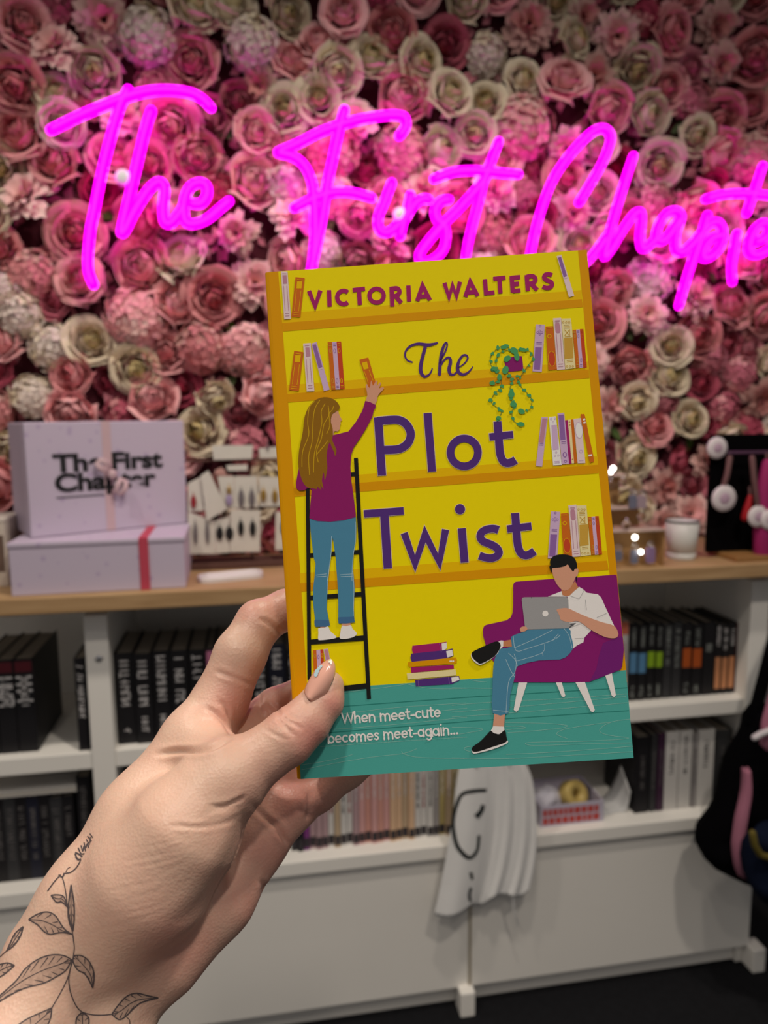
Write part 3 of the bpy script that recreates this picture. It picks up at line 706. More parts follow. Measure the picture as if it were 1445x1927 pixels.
def set_a(Z, oy, ox=0):
    S = lambda pts: [(x + ox, y + oy) for x, y in pts]
    p = S([(835,645),(903,648),(880,1005),(810,1000)]); pbook(Z, K_lil, p, K_pur, (0.38, 0.41), S([(830,818),(880,820),(866,988),(821,985)]), K_pur)
    for dx, dy in ((0, 0), (-16, 12), (16, 12), (0, 24), (2, -38)): oval(K_pur, Z, (865 + dx + ox, 695 + dy + oy), 9, 9, rin=0.6)
    pbook(Z, K_brn, S([(908,662),(965,658),(995,985),(930,992)]), K_amb, (0.04,)); oval(K_red, Z, (955 + ox, 905 + oy), 26, 56); oval(K_amb, Z, (955 + ox, 905 + oy), 29, 60, 10, 0.9)
    oval(K_amb, Z, (937 + ox, 735 + oy), 16, 16, rin=0.7)
    p = S([(965,600),(1025,595),(1055,985),(995,990)]); pbook(Z, K_pal, p, K_mau, (0.05, 0.07, 0.89, 0.94)); a.blob(K_mau, F(Z, S([(980,640),(996,630),(1012,638),(1020,700),(1003,712),(985,702)])), 9); frame(K_mau, Z, p, 0.3, 0.84)
    p = S([(1028,602),(1100,600),(1135,975),(1058,985)]); pbook(Z, K_crm, p, K_tan, (0.13, 0.16, 0.19, 0.36, 0.83, 0.86), S([(1048,748),(1112,742),(1118,900),(1052,908)]), K_tan)
    for i in range(3): oval(K_tan, Z, (1042 + 22 * i + ox, 631 + oy), 8, 8, rin=0.6); oval(K_tan, Z, (1070 + 22 * i + ox, 962 + oy), 8, 8, rin=0.6)
    a.stroke(K_tan, F(Z, S([(1050,685),(1090,730),(1090,685),(1052,730)])), 1.2, 10)
    for x, k, k2 in ((0, K_brn, K_tan), (1, K_lil, K_pur), (2, K_red, K_brn)):
        d0 = 27 * x; p = S([(1112 + d0, 688 - 3 * x), (1139 + d0, 686 - 3 * x), (1165 + d0, 972 - x), (1138 + d0, 975 - x)]); pbook(Z, k, p, k2, (0.04, 0.08, 0.92, 0.96))
        oval(k2, Z, (1129 + d0 + ox, 735 + oy), 7, 16, rin=0.6); oval(k2, Z, (1150 + d0 + ox, 915 + oy), 7, 18, rin=0.6)
a.done('printed_books'); a = Art()
set_a(Z2, 0); a.done('printed_books'); a = Art(); set_a((830, 760, 0.2491), 167, -5)
a.done('printed_books'); a = Art()
pbook(Z4, K_lil, [(757,100),(805,100),(762,475),(715,470)], K_pur, (0.54, 0.57), [(765,110),(798,112),(772,295),(738,290)], K_mau)
pbook(Z4, K_wht, [(812,100),(865,95),(910,462),(845,465)], K_lil, (0.92, 0.95), [(832,162),(872,160),(888,345),(842,350)], K_lil)
for dx, dy in ((830, 115), (858, 113), (846, 137), (868, 368), (860, 392), (884, 390)): oval(K_lil, Z4, (dx, dy), 8, 8, rin=0.6)
pbook(Z4, K_lil, [(878,72),(928,68),(968,455),(910,458)], K_pur, (0.56, 0.59), [(885,85),(925,82),(938,270),(900,275)], K_pur); oval(K_pur, Z4, (933, 385), 16, 22, rin=0.6); oval(K_pur, Z4, (938, 435), 12, 10, rin=0.6)
pbook(Z4, K_mag, [(935,125),(955,122),(985,452),(965,455)]); pbook(Z4, K_crm, [(955,122),(978,120),(1003,450),(985,452)], K_brn, (0.05, 0.12, 0.9)); pbook(Z4, K_brn, [(978,120),(997,118),(1025,445),(1003,450)])
pbook(Z4, K_pal, [(998,115),(1055,108),(1088,448),(1030,450)], K_lil, (0.94,)); oval(K_wht, Z4, (1040, 200), 26, 58); oval(K_lil, Z4, (1040, 200), 29, 64, 10, 0.9); oval(K_lil, Z4, (1055, 360), 14, 14, 9, 0.6)
a.blob(K_brn, F(Z4, [(1052,95),(1068,80),(1085,92),(1115,240),(1152,420),(1135,440),(1118,430),(1085,260)]), 8); a.stroke(K_wht, F(Z4, [(1070,122),(1086,116)]), 3.5, 9); a.stroke(K_wht, F(Z4, [(1073,145),(1090,140)]), 3, 9); a.stroke(K_wht, F(Z4, [(1112,392),(1138,388)]), 3.5, 9)
a.done('printed_books'); a = Art()
for k, p in ((K_brn, [(243,675),(270,675),(278,850),(250,850)]), (K_lil, [(270,675),(300,670),(308,850),(278,850)]), (K_red, [(300,670),(322,668),(332,850),(308,850)]), (K_lil, [(325,668),(360,662),(395,850),(360,850)])): qd(k, Z5, *p)
qd(K_mau, Z5, (333, 672), (356, 668), (390, 850), (364, 850), lay=9); oval(K_pur, Z5, (286, 727), 8, 18, rin=0.6); oval(K_amb, Z5, (313, 715), 8, 18, rin=0.6); oval(K_tan, Z5, (258, 720), 8, 18, rin=0.6)
a.done('printed_books')
a = Art()
for k, p in ((K_mag, [(1015,640),(1240,615),(1282,608),(1245,690),(1020,705),(1012,670)]), (K_wht, [(1242,622),(1282,614),(1284,660),(1247,684)]), (K_ttl, [(1005,702),(1270,674),(1328,662),(1335,720),(1280,738),(1012,767),(1000,735)]),
             (K_wht, [(1277,682),(1325,672),(1331,716),(1287,732)]), (K_org, [(982,768),(1350,730),(1360,745),(1358,777),(988,806),(980,785)]), (K_mag, [(1003,808),(1335,786),(1338,818),(1008,850)]), (K_crm, [(972,855),(1350,824),(1358,870),(978,902)]),
             (K_ttl, [(1035,905),(1310,880),(1378,874),(1385,908),(1320,938),(1042,956)]), (K_wht, [(1318,887),(1373,878),(1381,905),(1322,926)])): a.fill(k, F(Z5, p), 8)
for x in (1308, 1321, 1334): a.disc(K_wht, F(Z5, [(x, 760)])[0], 1.3, 1.7, 9, n=8)
a.stroke(K_pur, F(Z5, [(1225, 622), (1240, 690)]), 0.8, 9); a.stroke(K_pur, F(Z5, [(1060, 905), (1064, 952)]), 0.8, 9); a.stroke(K_pur, F(Z5, [(1295, 885), (1303, 936)]), 0.8, 9)
a.done('printed_book_pile')

# plant ----------------------------------------------------------
a = Art(); rp = random.Random(3)
a.blob(K_chr, F(Z2, [(597,930),(620,905),(662,890),(722,884),(732,900),(739,980),(725,992),(640,1001),(625,992)]), 8, 3)
VN = [[(650,840),(590,805),(520,850),(490,910),(510,980),(550,1010),(575,1080),(565,1130),(525,1165),(498,1225),(530,1265),(578,1295),(555,1355)],
      [(680,860),(720,830),(790,850),(815,900),(780,950),(740,1010),(700,1080),(740,1135),(785,1180),(805,1230),(785,1290),(725,1300)],
      [(600,985),(640,1040),(655,1075),(640,1130),(652,1175),(648,1215),(672,1250),(655,1300),(660,1365),(700,1395),(722,1398)],
      [(640,838),(575,855),(540,900),(535,960),(548,1000)], [(545,1075),(510,1090)], [(690,1040),(700,1080)]]
for v in VN:
    c = catmull(F(Z2, v), 5); a.stroke(K_gdk, c, 0.9, 9)
    for i in range(0, len(c), 4):
        w = rp.uniform(2.6, 4.4); an = rp.uniform(0, 3.14); x, y = c[i][0] + rp.uniform(-2, 2), c[i][1] + rp.uniform(-2, 2)
        a.disc(K_grn, (x, y), w * 1.15, w * 0.7, 10, rot=an, n=9); a.disc(K_grn, (x + rp.uniform(-2, 2), y + rp.uniform(-1.5, 1.5)), w * 0.8, w * 0.7, 10, rot=an + 1, n=8)
for c, rx, ry, an in (((670, 845), 32, 24, 0.5), ((690, 890), 20, 34, -0.2), ((618, 905), 30, 22, -0.6), ((605, 990), 24, 32, 0.3), ((600, 815), 34, 16, -0.3), ((740, 838), 30, 14, 0.2), ((650, 1175), 24, 26, 0.3), ((665, 1250), 26, 20, 0.1), ((725, 1302), 28, 20, 0.4), ((722, 1400), 28, 18, 0.1), ((555, 1352), 20, 14, 0.5), ((505, 1090), 22, 16, 0.1), ((520, 980), 24, 16, 0.4), ((560, 1045), 18, 24, 0.1)):
    a.disc(K_grn, F(Z2, [c])[0], rx * 0.2491, ry * 0.2491, 11, rot=an, n=12)
a.done('printed_ivy')

# ladder, woman --------------------------------------------------
a = Art()
def bar(Za, pa, Zb, pb, w): a.stroke(K_blk, [F(Za, [pa])[0], F(Zb, [pb])[0]], w, 12)
bar(Z3, (277, 790), Z5, (216, 905), 7.2); bar(Z3, (641, 570), Z5, (678, 1052), 7.6)
bar(Z3, (600, 694), Z3, (650, 690), 7.6); bar(Z3, (285, 1306), Z3, (690, 1277), 8); bar(Z5, (215, 268), Z5, (640, 238), 8.5); bar(Z5, (215, 612), Z5, (655, 578), 9.5); bar(Z5, (215, 1000), Z5, (672, 950), 10)
a.done('printed_ladder')
a = Art()
jl = F(Z3, [(292,1030),(350,1046),(450,1050),(550,1040),(640,1012),(644,1100),(640,1200),(625,1290),(618,1400),(622,1480)]) + F(Z5, [(558,80),(567,200),(560,320),(563,420),(440,425),(440,300),(437,200),(430,90),(424,20)]) + F(Z3, [(490,1330),(474,1220),(466,1168),(458,1220),(452,1330),(436,1420)]) + F(Z5, [(372,40),(362,130),(355,230),(350,350),(368,445),(262,450),(245,310),(245,200),(258,90),(264,0)]) + F(Z3, [(325,1330),(305,1180)])
a.fill(K_jns, jl, 14)
for Z, p in ((Z3, [(636,1050),(640,1180),(622,1300),(612,1440),(612,1500)]), (Z3, [(458,1160),(455,1280),(440,1400),(425,1500)]), (Z5, [(553,60),(562,200),(556,410)]), (Z5, [(372,20),(357,160),(355,240)]), (Z5, [(265,93),(350,82)]), (Z5, [(270,106),(348,100)]), (Z5, [(455,90),(552,82)]), (Z5, [(460,104),(552,100)])):
    a.stroke(K_sea, catmull(F(Z, p), 3), 0.9, 15)
a.fill(K_skn, F(Z5, [(298,485),(345,485),(340,508),(302,508)]), 13); a.fill(K_skn, F(Z5, [(468,462),(535,460),(537,488),(466,488)]), 13)
a.fill(K_jnd, F(Z5, [(255,442),(262,438),(368,440),(375,480),(350,492),(265,493),(256,478)]), 15); a.fill(K_jnd, F(Z5, [(438,422),(450,418),(562,414),(568,458),(500,467),(442,466)]), 15)
a.blob(K_wht, F(Z5, [(285,505),(305,500),(335,498),(362,490),(378,525),(418,562),(424,578),(370,590),(300,597),(284,588),(286,540)]), 15, 3)
a.blob(K_wht, F(Z5, [(468,487),(500,488),(537,480),(552,510),(578,534),(581,553),(550,575),(490,587),(452,581),(455,550)]), 15, 3)
a.fill(K_skn, F(Z3, [(460,240),(490,222),(508,213),(513,240),(524,262),(537,284),(527,293),(524,303),(526,315),(520,330),(519,352),(505,370),(485,368),(474,372),(472,402),(455,410),(448,300)]), 13)
a.fill(K_skn, catmull(F(Z1, [(800,1232),(808,1180),(799,1130),(795,1104),(806,1098),(824,1128),(833,1082),(840,1072),(850,1110),(872,1072),(884,1074),(880,1110),(902,1085),(911,1094),(896,1130),(922,1120),(933,1130),(902,1165),(886,1190),(866,1252)]), 2, True), 13)
a.fill(K_swt, F(Z3, [(455,402),(520,386),(585,370),(640,300),(690,215),(712,140),(750,150),(792,172),(786,200),(778,204),(765,260),(720,345),(670,425),(625,490),(605,550),(600,640),(606,740),(622,850),(640,1000),(640,1016),(550,1040),(450,1051),(350,1046),(290,1025),(298,920),(308,810),(290,795),(270,802),(250,815),(215,817),(193,800),(190,760),(200,700),(212,640),(260,560),(330,470)]), 16)
a.fill(K_har, catmull(F(Z3, [(258,250),(275,205),(300,165),(345,128),(400,112),(450,118),(490,140),(515,172),(517,200),(490,220),(466,236),(456,262),(453,300),(465,345),(468,400),(462,430),(475,465),(494,508),(492,535),(484,558),(478,530),(456,482),(446,452),(432,480),(420,560),(426,640),(418,700),(406,742),(402,700),(396,680),(385,740),(397,808),(372,772),(380,812),(352,788),(348,806),(320,800),(270,790),(235,740),(213,660),(206,600),(215,500),(240,380),(248,300)]), 2, True), 17)
for h in ([(330,145),(290,190),(278,300),(285,400),(240,520),(235,640)], [(370,135),(332,200),(318,300),(310,450),(285,560),(292,700)], [(410,160),(380,220),(385,300),(360,420),(328,540),(322,680)], [(432,175),(437,250),(400,320),(382,420),(345,520),(358,605)], [(475,178),(462,210),(440,240),(444,330),(420,390)], [(430,440),(400,480),(345,545)]):
    a.stroke(K_hl, catmull(F(Z3, h), 4), 1.5, 18)
a.done('printed_woman')

# armchair, man --------------------------------------------------
a = Art()
for p in ([(490,1025),(555,1025),(490,1232),(472,1246),(454,1232)], [(760,1025),(805,1025),(833,1128),(822,1140),(806,1133)], [(903,1022),(973,1018),(1049,1232),(1037,1250),(1020,1243)], [(1126,980),(1174,960),(1204,1124),(1191,1139),(1174,1130)]): a.fill(K_wht, F(Z6, p), 12)
a.fill(K_chr, F(Z6, [(450,318),(455,300),(470,291),(745,270),(1000,255),(1195,240),(1209,243),(1230,450),(1262,790),(1250,910),(1240,935),(1010,1025),(850,1030),(440,1030),(330,900),(300,870),(250,760),(230,690),(228,640),(236,618),(252,608),(400,575),(432,553),(446,518),(450,460)]), 13)
a.fill(K_ch2, F(Z6, [(1110,740),(1245,690),(1254,700),(1262,790),(1250,910),(1240,935),(1010,1025),(1060,930),(1080,830)]), 14)
a.done('printed_armchair')
a = Art()
a.fill(K_wht, F(Z6, [(795,365),(815,355),(935,330),(962,346),(990,372),(1070,383),(1096,408),(1132,490),(1192,618),(1100,592),(1020,650),(972,702),(965,735),(915,760),(888,784),(860,640),(850,400),(705,400),(750,382)]), 15)
a.fill(K_skd, F(Z6, [(800,340),(860,345),(903,285),(928,335),(895,362),(865,392),(838,397),(812,390)]), 16)
a.blob(K_skn, F(Z6, [(735,190),(780,178),(848,160),(890,205),(900,196),(918,190),(929,212),(919,248),(908,256),(890,300),(860,345),(825,357),(800,345),(770,310),(748,262)]), 17, 3)
a.blob(K_blk, F(Z6, [(733,215),(727,222),(715,180),(722,172),(720,140),(740,108),(790,91),(850,94),(895,115),(914,150),(916,192),(902,196),(890,216),(866,190),(850,164),(830,176),(790,186),(735,192)]), 18, 3)
a.fill(K_blk, F(Z6, [(909,255),(917,250),(918,300),(911,285)]), 16)
a.fill(K_jns, catmull(F(Z6, [(432,697),(500,668),(560,645),(700,635),(855,632),(870,680),(885,730),(888,780),(850,832),(790,862),(640,868),(480,912),(465,980),(445,1050),(425,1140),(412,1258),(300,1255),(298,1100),(300,1000),(306,900),(325,825),(360,782),(440,768)]), 2, True), 17)
for s in ([(450,690),(470,797),(560,780),(740,720),(795,682)], [(455,778),(600,715),(740,645)], [(480,872),(660,815),(680,750)], [(665,815),(668,835)], [(415,815),(465,865),(480,912)], [(395,860),(430,940),(460,990)], [(455,820),(472,880),(460,960),(415,1030),(397,1255)], [(302,1233),(415,1243)], [(820,632),(860,690),(880,778)], [(735,725),(780,675)]):
    a.stroke(K_sea, catmull(F(Z6, s), 3), 0.9, 18)
a.fill(K_skd, F(Z6, [(372,728),(434,716),(442,768),(372,768)]), 16); a.fill(K_wht, F(Z6, [(335,735),(360,722),(378,724),(376,768),(340,798)]), 16)
a.blob(K_wht, F(Z6, [(141,825),(165,806),(300,780),(345,800),(300,850),(220,898),(185,893),(148,858)]), 18, 3)
a.blob(K_blk, F(Z6, [(144,818),(168,796),(290,740),(335,730),(357,752),(348,788),(310,840),(218,891),(190,884),(152,848)]), 19, 3)
a.fill(K_skn, F(Z6, [(312,1250),(390,1255),(382,1362),(300,1362)]), 16); a.fill(K_wht, F(Z6, [(303,1350),(382,1354),(388,1395),(350,1412),(280,1395)]), 18)
a.blob(K_wht, F(Z6, [(146,1520),(200,1525),(300,1492),(400,1455),(402,1478),(300,1520),(180,1550),(152,1547)]), 18, 3)
a.blob(K_blk, F(Z6, [(145,1522),(155,1500),(210,1460),(265,1402),(286,1384),(312,1404),(350,1408),(388,1378),(398,1420),(398,1466),(300,1502),(200,1535),(158,1538)]), 19, 3)
a.fill(K_dgr, F(Z6, [(850,600),(912,594),(862,632)]), 18)
a.fill(K_gry, F(Z6, [(512,425),(516,410),(530,405),(830,401),(846,404),(853,420),(860,600),(872,610),(855,632),(548,642),(537,632)]), 19)
a.disc(K_wht, F(Z6, [(685, 525)])[0], 5.6, 5.6, 20); a.stroke(K_dgr, F(Z6, [(583, 402), (583, 413)]), 0.9, 20)
a.blob(K_skn, F(Z6, [(498,642),(512,622),(545,621),(551,645),(512,659)]), 20, 3)
a.blob(K_skn, F(Z6, [(768,496),(800,487),(850,486),(920,518),(1000,552),(1100,588),(1188,614),(1217,660),(1217,690),(1190,706),(1120,696),(1020,645),(930,582),(860,588),(800,572),(788,540),(778,520)]), 20, 3)
for s in ([(870,395),(920,412),(940,405),(968,352)], [(978,420),(982,460),(987,497)], [(1062,553),(1135,522)], [(900,708),(968,705)], [(870,625),(940,600)]): a.stroke(K_gry, catmull(F(Z6, s), 3), 0.6, 21)
a.done('printed_man')

# ---------------------------------------------------------------- the hand (one continuous surface)
# joints as (pixel x, pixel y, depth in m, radius in mm); tapered capsules blended into one surface
VS = 0.00085
def J(px, py, d, r): return (np.array(at(px, py, d)), r / 1000.0)
thumb = [J(620, 1290, 0.2850, 5.6), J(608, 1318, 0.2828, 7.6), J(576, 1358, 0.2790, 8.8), J(541, 1389, 0.2762, 9.9), J(497, 1420, 0.2745, 9.8), J(440, 1458, 0.2725, 12.0), J(400, 1490, 0.2715, 14.0)]
index = [J(690, 1152, 0.337, 6.8), J(610, 1140, 0.338, 8.0), J(538, 1147, 0.331, 8.6), J(487, 1172, 0.3215, 9.6), J(452, 1232, 0.315, 10.8), J(415, 1318, 0.310, 11.4), J(365, 1392, 0.302, 12.8)]
middle = [J(700, 1290, 0.337, 7.6), J(590, 1298, 0.339, 8.4), J(520, 1336, 0.334, 9.6), J(455, 1390, 0.322, 11.0)]
ring = [J(730, 1400, 0.333, 7.4), J(610, 1425, 0.334, 8.4), J(545, 1450, 0.330, 9.4), J(480, 1470, 0.318, 11.0)]
pinky = [J(730, 1400, 0.325, 6.4), J(655, 1450, 0.325, 7.2), J(600, 1490, 0.322, 8.0), J(540, 1525, 0.312, 9.8)]
palm = [([J(365, 1392, 0.302, 12.8), J(275, 1545, 0.288, 18), J(185, 1700, 0.276, 20), J(110, 1800, 0.27, 19)]),
        ([J(455, 1390, 0.322, 11), J(400, 1480, 0.306, 15), J(250, 1720, 0.283, 18)]),
        ([J(480, 1470, 0.318, 11), J(430, 1560, 0.304, 14), J(280, 1760, 0.284, 17)]),
        ([J(540, 1525, 0.312, 9.8), J(476, 1588, 0.305, 12), J(408, 1688, 0.292, 13.6), J(310, 1800, 0.281, 15)]),
        ([J(400, 1490, 0.2715, 14.0), J(350, 1560, 0.268, 19), J(285, 1650, 0.268, 21), J(220, 1750, 0.272, 19)]),
        ([J(150, 1800, 0.272, 19), J(60, 1930, 0.260, 19.2), J(-160, 2230, 0.222, 19.5)]),
        ([J(225, 1870, 0.276, 17), J(165, 1985, 0.264, 18.4), J(-20, 2300, 0.228, 19.5)]),
        ([J(440, 1458, 0.2725, 11), J(400, 1425, 0.288, 9.5), J(372, 1400, 0.298, 11)])]
allj = [j for ch in (thumb, index, middle, ring, pinky) for j in ch] + [j for ch in palm for j in ch]
lo = np.min([p - r for p, r in allj], 0) - 0.01; hi = np.max([p + r for p, r in allj], 0) + 0.01
# the forearm runs out of frame; the arm is cut off well outside the picture
dims = np.ceil((hi - lo) / VS).astype(int)
def segment_field(field, chain, k):
    """smooth-unions the tapered capsules of a chain into field"""
    for (pa, ra), (pb, rb) in zip(chain[:-1], chain[1:]):
        pad = max(ra, rb) + 0.016
        i0 = np.maximum(((np.minimum(pa, pb) - pad - lo) / VS).astype(int), 0); i1 = np.minimum(((np.maximum(pa, pb) + pad - lo) / VS).astype(int) + 1, dims)
        ax = [(lo[q] + VS * np.arange(i0[q], i1[q])).astype(np.float32) for q in range(3)]
        X = ax[0][:, None, None] - np.float32(pa[0]); Y = ax[1][None, :, None] - np.float32(pa[1]); Z = ax[2][None, None, :] - np.float32(pa[2])
        d = (pb - pa).astype(np.float32); L2 = float(d @ d)
        t = np.clip((X * d[0] + Y * d[1] + Z * d[2]) / L2, 0, 1)
        s = np.sqrt((X - t * d[0]) ** 2 + (Y - t * d[1]) ** 2 + (Z - t * d[2]) ** 2) - (np.float32(ra) + t * np.float32(rb - ra))
        sub = field[i0[0]:i1[0], i0[1]:i1[1], i0[2]:i1[2]]
        h = np.clip(0.5 + 0.5 * (sub - s) / k, 0, 1)
        sub[...] = sub * (1 - h) + s * h - k * h * (1 - h)
FB = np.full(dims, 0.02, np.float32)
for ch in palm: segment_field(FB, ch, 0.008)
for ch, k in ((thumb, 0.006), (index, 0.004), (middle, 0.004), (ring, 0.004), (pinky, 0.005)):
    Fg = np.full(dims, 0.02, np.float32); segment_field(Fg, ch, 0.003)
    h = np.clip(0.5 + 0.5 * (FB - Fg) / k, 0, 1); FB = FB * (1 - h) + Fg * h - k * h * (1 - h)
def surface_nets(Fd):
    S = Fd < 0
    nx, ny, nz = Fd.shape
    cnt = np.zeros((nx - 1, ny - 1, nz - 1), np.int8)
    for a_ in (0, 1):
        for b_ in (0, 1):
            for c_ in (0, 1): cnt += S[a_:nx - 1 + a_, b_:ny - 1 + b_, c_:nz - 1 + c_]
    act = (cnt > 0) & (cnt < 8)
    idx = -np.ones(act.shape, np.int64); ijk = np.argwhere(act); idx[act] = np.arange(len(ijk))
    acc = np.zeros((len(ijk), 3)); num = np.zeros(len(ijk))
    corners = [(a_, b_, c_) for a_ in (0, 1) for b_ in (0, 1) for c_ in (0, 1)]
    for u in corners:
        for ax_ in range(3):
            if u[ax_]: continue
            v = list(u); v[ax_] = 1
            fa = Fd[ijk[:, 0] + u[0], ijk[:, 1] + u[1], ijk[:, 2] + u[2]]; fb = Fd[ijk[:, 0] + v[0], ijk[:, 1] + v[1], ijk[:, 2] + v[2]]
            m = (fa < 0) != (fb < 0)
            t = np.where(m, fa / np.where(m, fa - fb, 1), 0)
            p = np.array(u, float)[None] + t[:, None] * (np.array(v) - np.array(u))[None]
            acc += p * m[:, None]; num += m
    V = (ijk + acc / num[:, None]) * VS + lo
    faces = []
    for ax_ in range(3):
        o1, o2 = [(1, 2), (2, 0), (0, 1)][ax_]
        sl = [slice(1, -1)] * 3; sl[ax_] = slice(0, -1)
        a0 = S[:-1, :, :] if ax_ == 0 else S[:, :-1, :] if ax_ == 1 else S[:, :, :-1]
        a1 = S[1:, :, :] if ax_ == 0 else S[:, 1:, :] if ax_ == 1 else S[:, :, 1:]
        e = np.argwhere(a0 != a1)
        e = e[(e[:, o1] > 0) & (e[:, o2] > 0) & (e[:, o1] < Fd.shape[o1] - 1) & (e[:, o2] < Fd.shape[o2] - 1)]
        fl = a0[e[:, 0], e[:, 1], e[:, 2]]
        d1 = np.zeros(3, int); d1[o1] = 1; d2 = np.zeros(3, int); d2[o2] = 1
        g = lambda k: idx[k[:, 0], k[:, 1], k[:, 2]]
        Q = np.stack([g(e - d1 - d2), g(e - d2), g(e), g(e - d1)], 1)
        Q[~fl] = Q[~fl][:, ::-1]
        faces.append(Q[(Q >= 0).all(1)])
    return V, np.concatenate(faces)
HV, HF = surface_nets(FB)
me = bpy.data.meshes.new('hand')
me.from_pydata(HV.tolist(), [], HF.tolist()); me.update()
bm = bmesh.new(); bm.from_mesh(me)
for _ in range(3): bmesh.ops.smooth_vert(bm, verts=bm.verts, factor=0.5, use_axis_x=True, use_axis_y=True, use_axis_z=True)
bm.normal_update()
# creases of the skin: pressed in along the folds seen on the palm, thumb and finger roots
CREASE = [([(294,1420),(330,1414),(380,1412),(410,1402),(436,1388)], 4.5, 1.6), ([(392,1517),(420,1518),(445,1508),(462,1500)], 4, 1.1), ([(385,1527),(430,1524),(465,1510)], 3.5, 0.5),
          ([(470,1500),(466,1530),(455,1570),(438,1610),(415,1650),(390,1690),(355,1725),(325,1745)], 14, 0.9), ([(476,1512),(500,1540),(525,1560),(540,1585)], 5, 1.1), ([(320,1553),(370,1556),(410,1552),(445,1540)], 3.5, 0.5),
          ([(521,1350),(532,1362),(545,1376),(552,1386)], 3.2, 0.8), ([(528,1345),(540,1356),(556,1364),(566,1372)], 3, 0.6), ([(540,1340),(552,1350),(562,1352)], 2.6, 0.4), ([(500,1372),(520,1384),(540,1392)], 3, 0.35),
          ([(488,1163),(505,1172),(520,1185),(530,1196)], 4, 0.9), ([(402,1262),(440,1275),(480,1292)], 4, 0.6), ([(432,1352),(425,1330),(412,1318)], 4, 0.6), ([(436,1388),(424,1362),(404,1342),(385,1330)], 4, 0.8),
          ([(489,1300),(488,1330),(495,1352)], 4, 0.7), ([(505,1320),(520,1335),(528,1345)], 4, 0.6), ([(575,1545),(583,1520),(580,1490)], 5, 0.8),
          ([(489,1655),(497,1668),(492,1680)], 5, 0.7), ([(543,1590),(530,1575),(515,1562)], 4, 0.7)]
rng = random.Random(9)
for k in range(26):                                     # fine parallel wrinkles across the ball of the thumb
    y = 1545 + k * 7.5; x_ = 290 + rng.uniform(-35, 15) - k * 4
    CREASE.append(([(x_, y + 18 + rng.uniform(-4, 4)), (x_ + 45, y + 10), (x_ + 88, y - 2), (x_ + 118 - k, y - 16)], 2.6, rng.uniform(0.07, 0.18)))
co = np.array([v.co[:] for v in bm.verts]); no = np.array([v.normal[:] for v in bm.verts])
rel = co - np.array(CAM); dz = rel @ np.array(fw)
PX = np.stack([CX + FPX * (rel @ np.array(rt)) / dz, CY - FPX * (rel @ np.array(up)) / dz], 1)
front = (no * rel).sum(1) < 0
disp = np.zeros(len(co))
for pts, w, dmm in CREASE:
    P = np.array(catmull(pts, 3)); dist = np.full(len(co), 1e9)
    near = np.where((PX[:, 0] > P[:, 0].min() - 30) & (PX[:, 0] < P[:, 0].max() + 30) & (PX[:, 1] > P[:, 1].min() - 30) & (PX[:, 1] < P[:, 1].max() + 30) & front)[0]
    ends = np.full(len(co), 1.0)
    for i in range(len(P) - 1):
        d = P[i + 1] - P[i]; q_ = PX[near] - P[i]; t = np.clip((q_ @ d) / (d @ d), 0, 1)
        dd_ = np.hypot(*(q_ - t[:, None] * d).T); up_ = dd_ < dist[near]
        u = (i + t) / (len(P) - 1)
        ends[near] = np.where(up_, np.minimum(1, 4 * np.minimum(u, 1 - u) + 0.1), ends[near]); dist[near] = np.minimum(dist[near], dd_)
    g = np.exp(-(dist / w) ** 2) - 0.35 * np.exp(-((dist - 2.2 * w) / (1.2 * w)) ** 2)
    disp -= np.where(dist < 1e8, g * dmm / 1000 * ends, 0)
co2 = co + no * disp[:, None]
# warm blush of the skin on thumb side, fingertips and outer palm (the skin's own colour)
BL_ = [((600, 1395), 45, 0.9), ((632, 1330), 26, 0.8), ((452, 1320), 40, 0.7), ((560, 1500), 60, 0.8), ((520, 1600), 60, 0.65), ((470, 1690), 60, 0.55), ((350, 1780), 70, 0.5), ((470, 1150), 22, 0.5), ((520, 1320), 40, 0.6), ((300, 1750), 60, 0.3), ((515, 1130), 30, 0.4)]
blush = np.zeros(len(co))
for c, s, k in BL_: blush = np.maximum(blush, k * np.exp(-((PX - np.array(c)) ** 2).sum(1) / (2 * s * s)))
for v, c in zip(bm.verts, co2): v.co = c
bmesh.ops.smooth_vert(bm, verts=bm.verts, factor=0.35, use_axis_x=True, use_axis_y=True, use_axis_z=True)
bm.normal_update(); bm.to_mesh(me); bm.free()
for pl in me.polygons: pl.use_smooth = True
at_ = me.attributes.new('blush', 'FLOAT', 'POINT'); at_.data.foreach_set('value', blush.astype(np.float32))
M_skin = bpy.data.materials.new('skin'); M_skin.use_nodes = True
nt = M_skin.node_tree; bs = nt.nodes['Principled BSDF']
bs.inputs['Roughness'].default_value = 0.42; bs.inputs['Specular IOR Level'].default_value = 0.4
bs.inputs['Subsurface Weight'].default_value = 0.25; bs.inputs['Subsurface Radius'].default_value = (1.0, 0.35, 0.2); bs.inputs['Subsurface Scale'].default_value = 0.004
tc = nt.nodes.new('ShaderNodeTexCoord')
n1 = nt.nodes.new('ShaderNodeTexNoise'); n1.inputs['Scale'].default_value = 90; n1.inputs['Detail'].default_value = 5
nt.links.new(tc.outputs['Object'], n1.inputs['Vector'])
atn = nt.nodes.new('ShaderNodeAttribute'); atn.attribute_name = 'blush'
ad = nt.nodes.new('ShaderNodeMath'); ad.operation = 'MULTIPLY_ADD'; ad.inputs[1].default_value = 0.5; ad.inputs[2].default_value = -0.2
nt.links.new(n1.outputs['Fac'], ad.inputs[0])
ad2 = nt.nodes.new('ShaderNodeMath'); ad2.operation = 'ADD'; ad2.use_clamp = True
nt.links.new(ad.outputs[0], ad2.inputs[0]); nt.links.new(atn.outputs['Fac'], ad2.inputs[1])
mx = nt.nodes.new('ShaderNodeMix'); mx.data_type = 'RGBA'
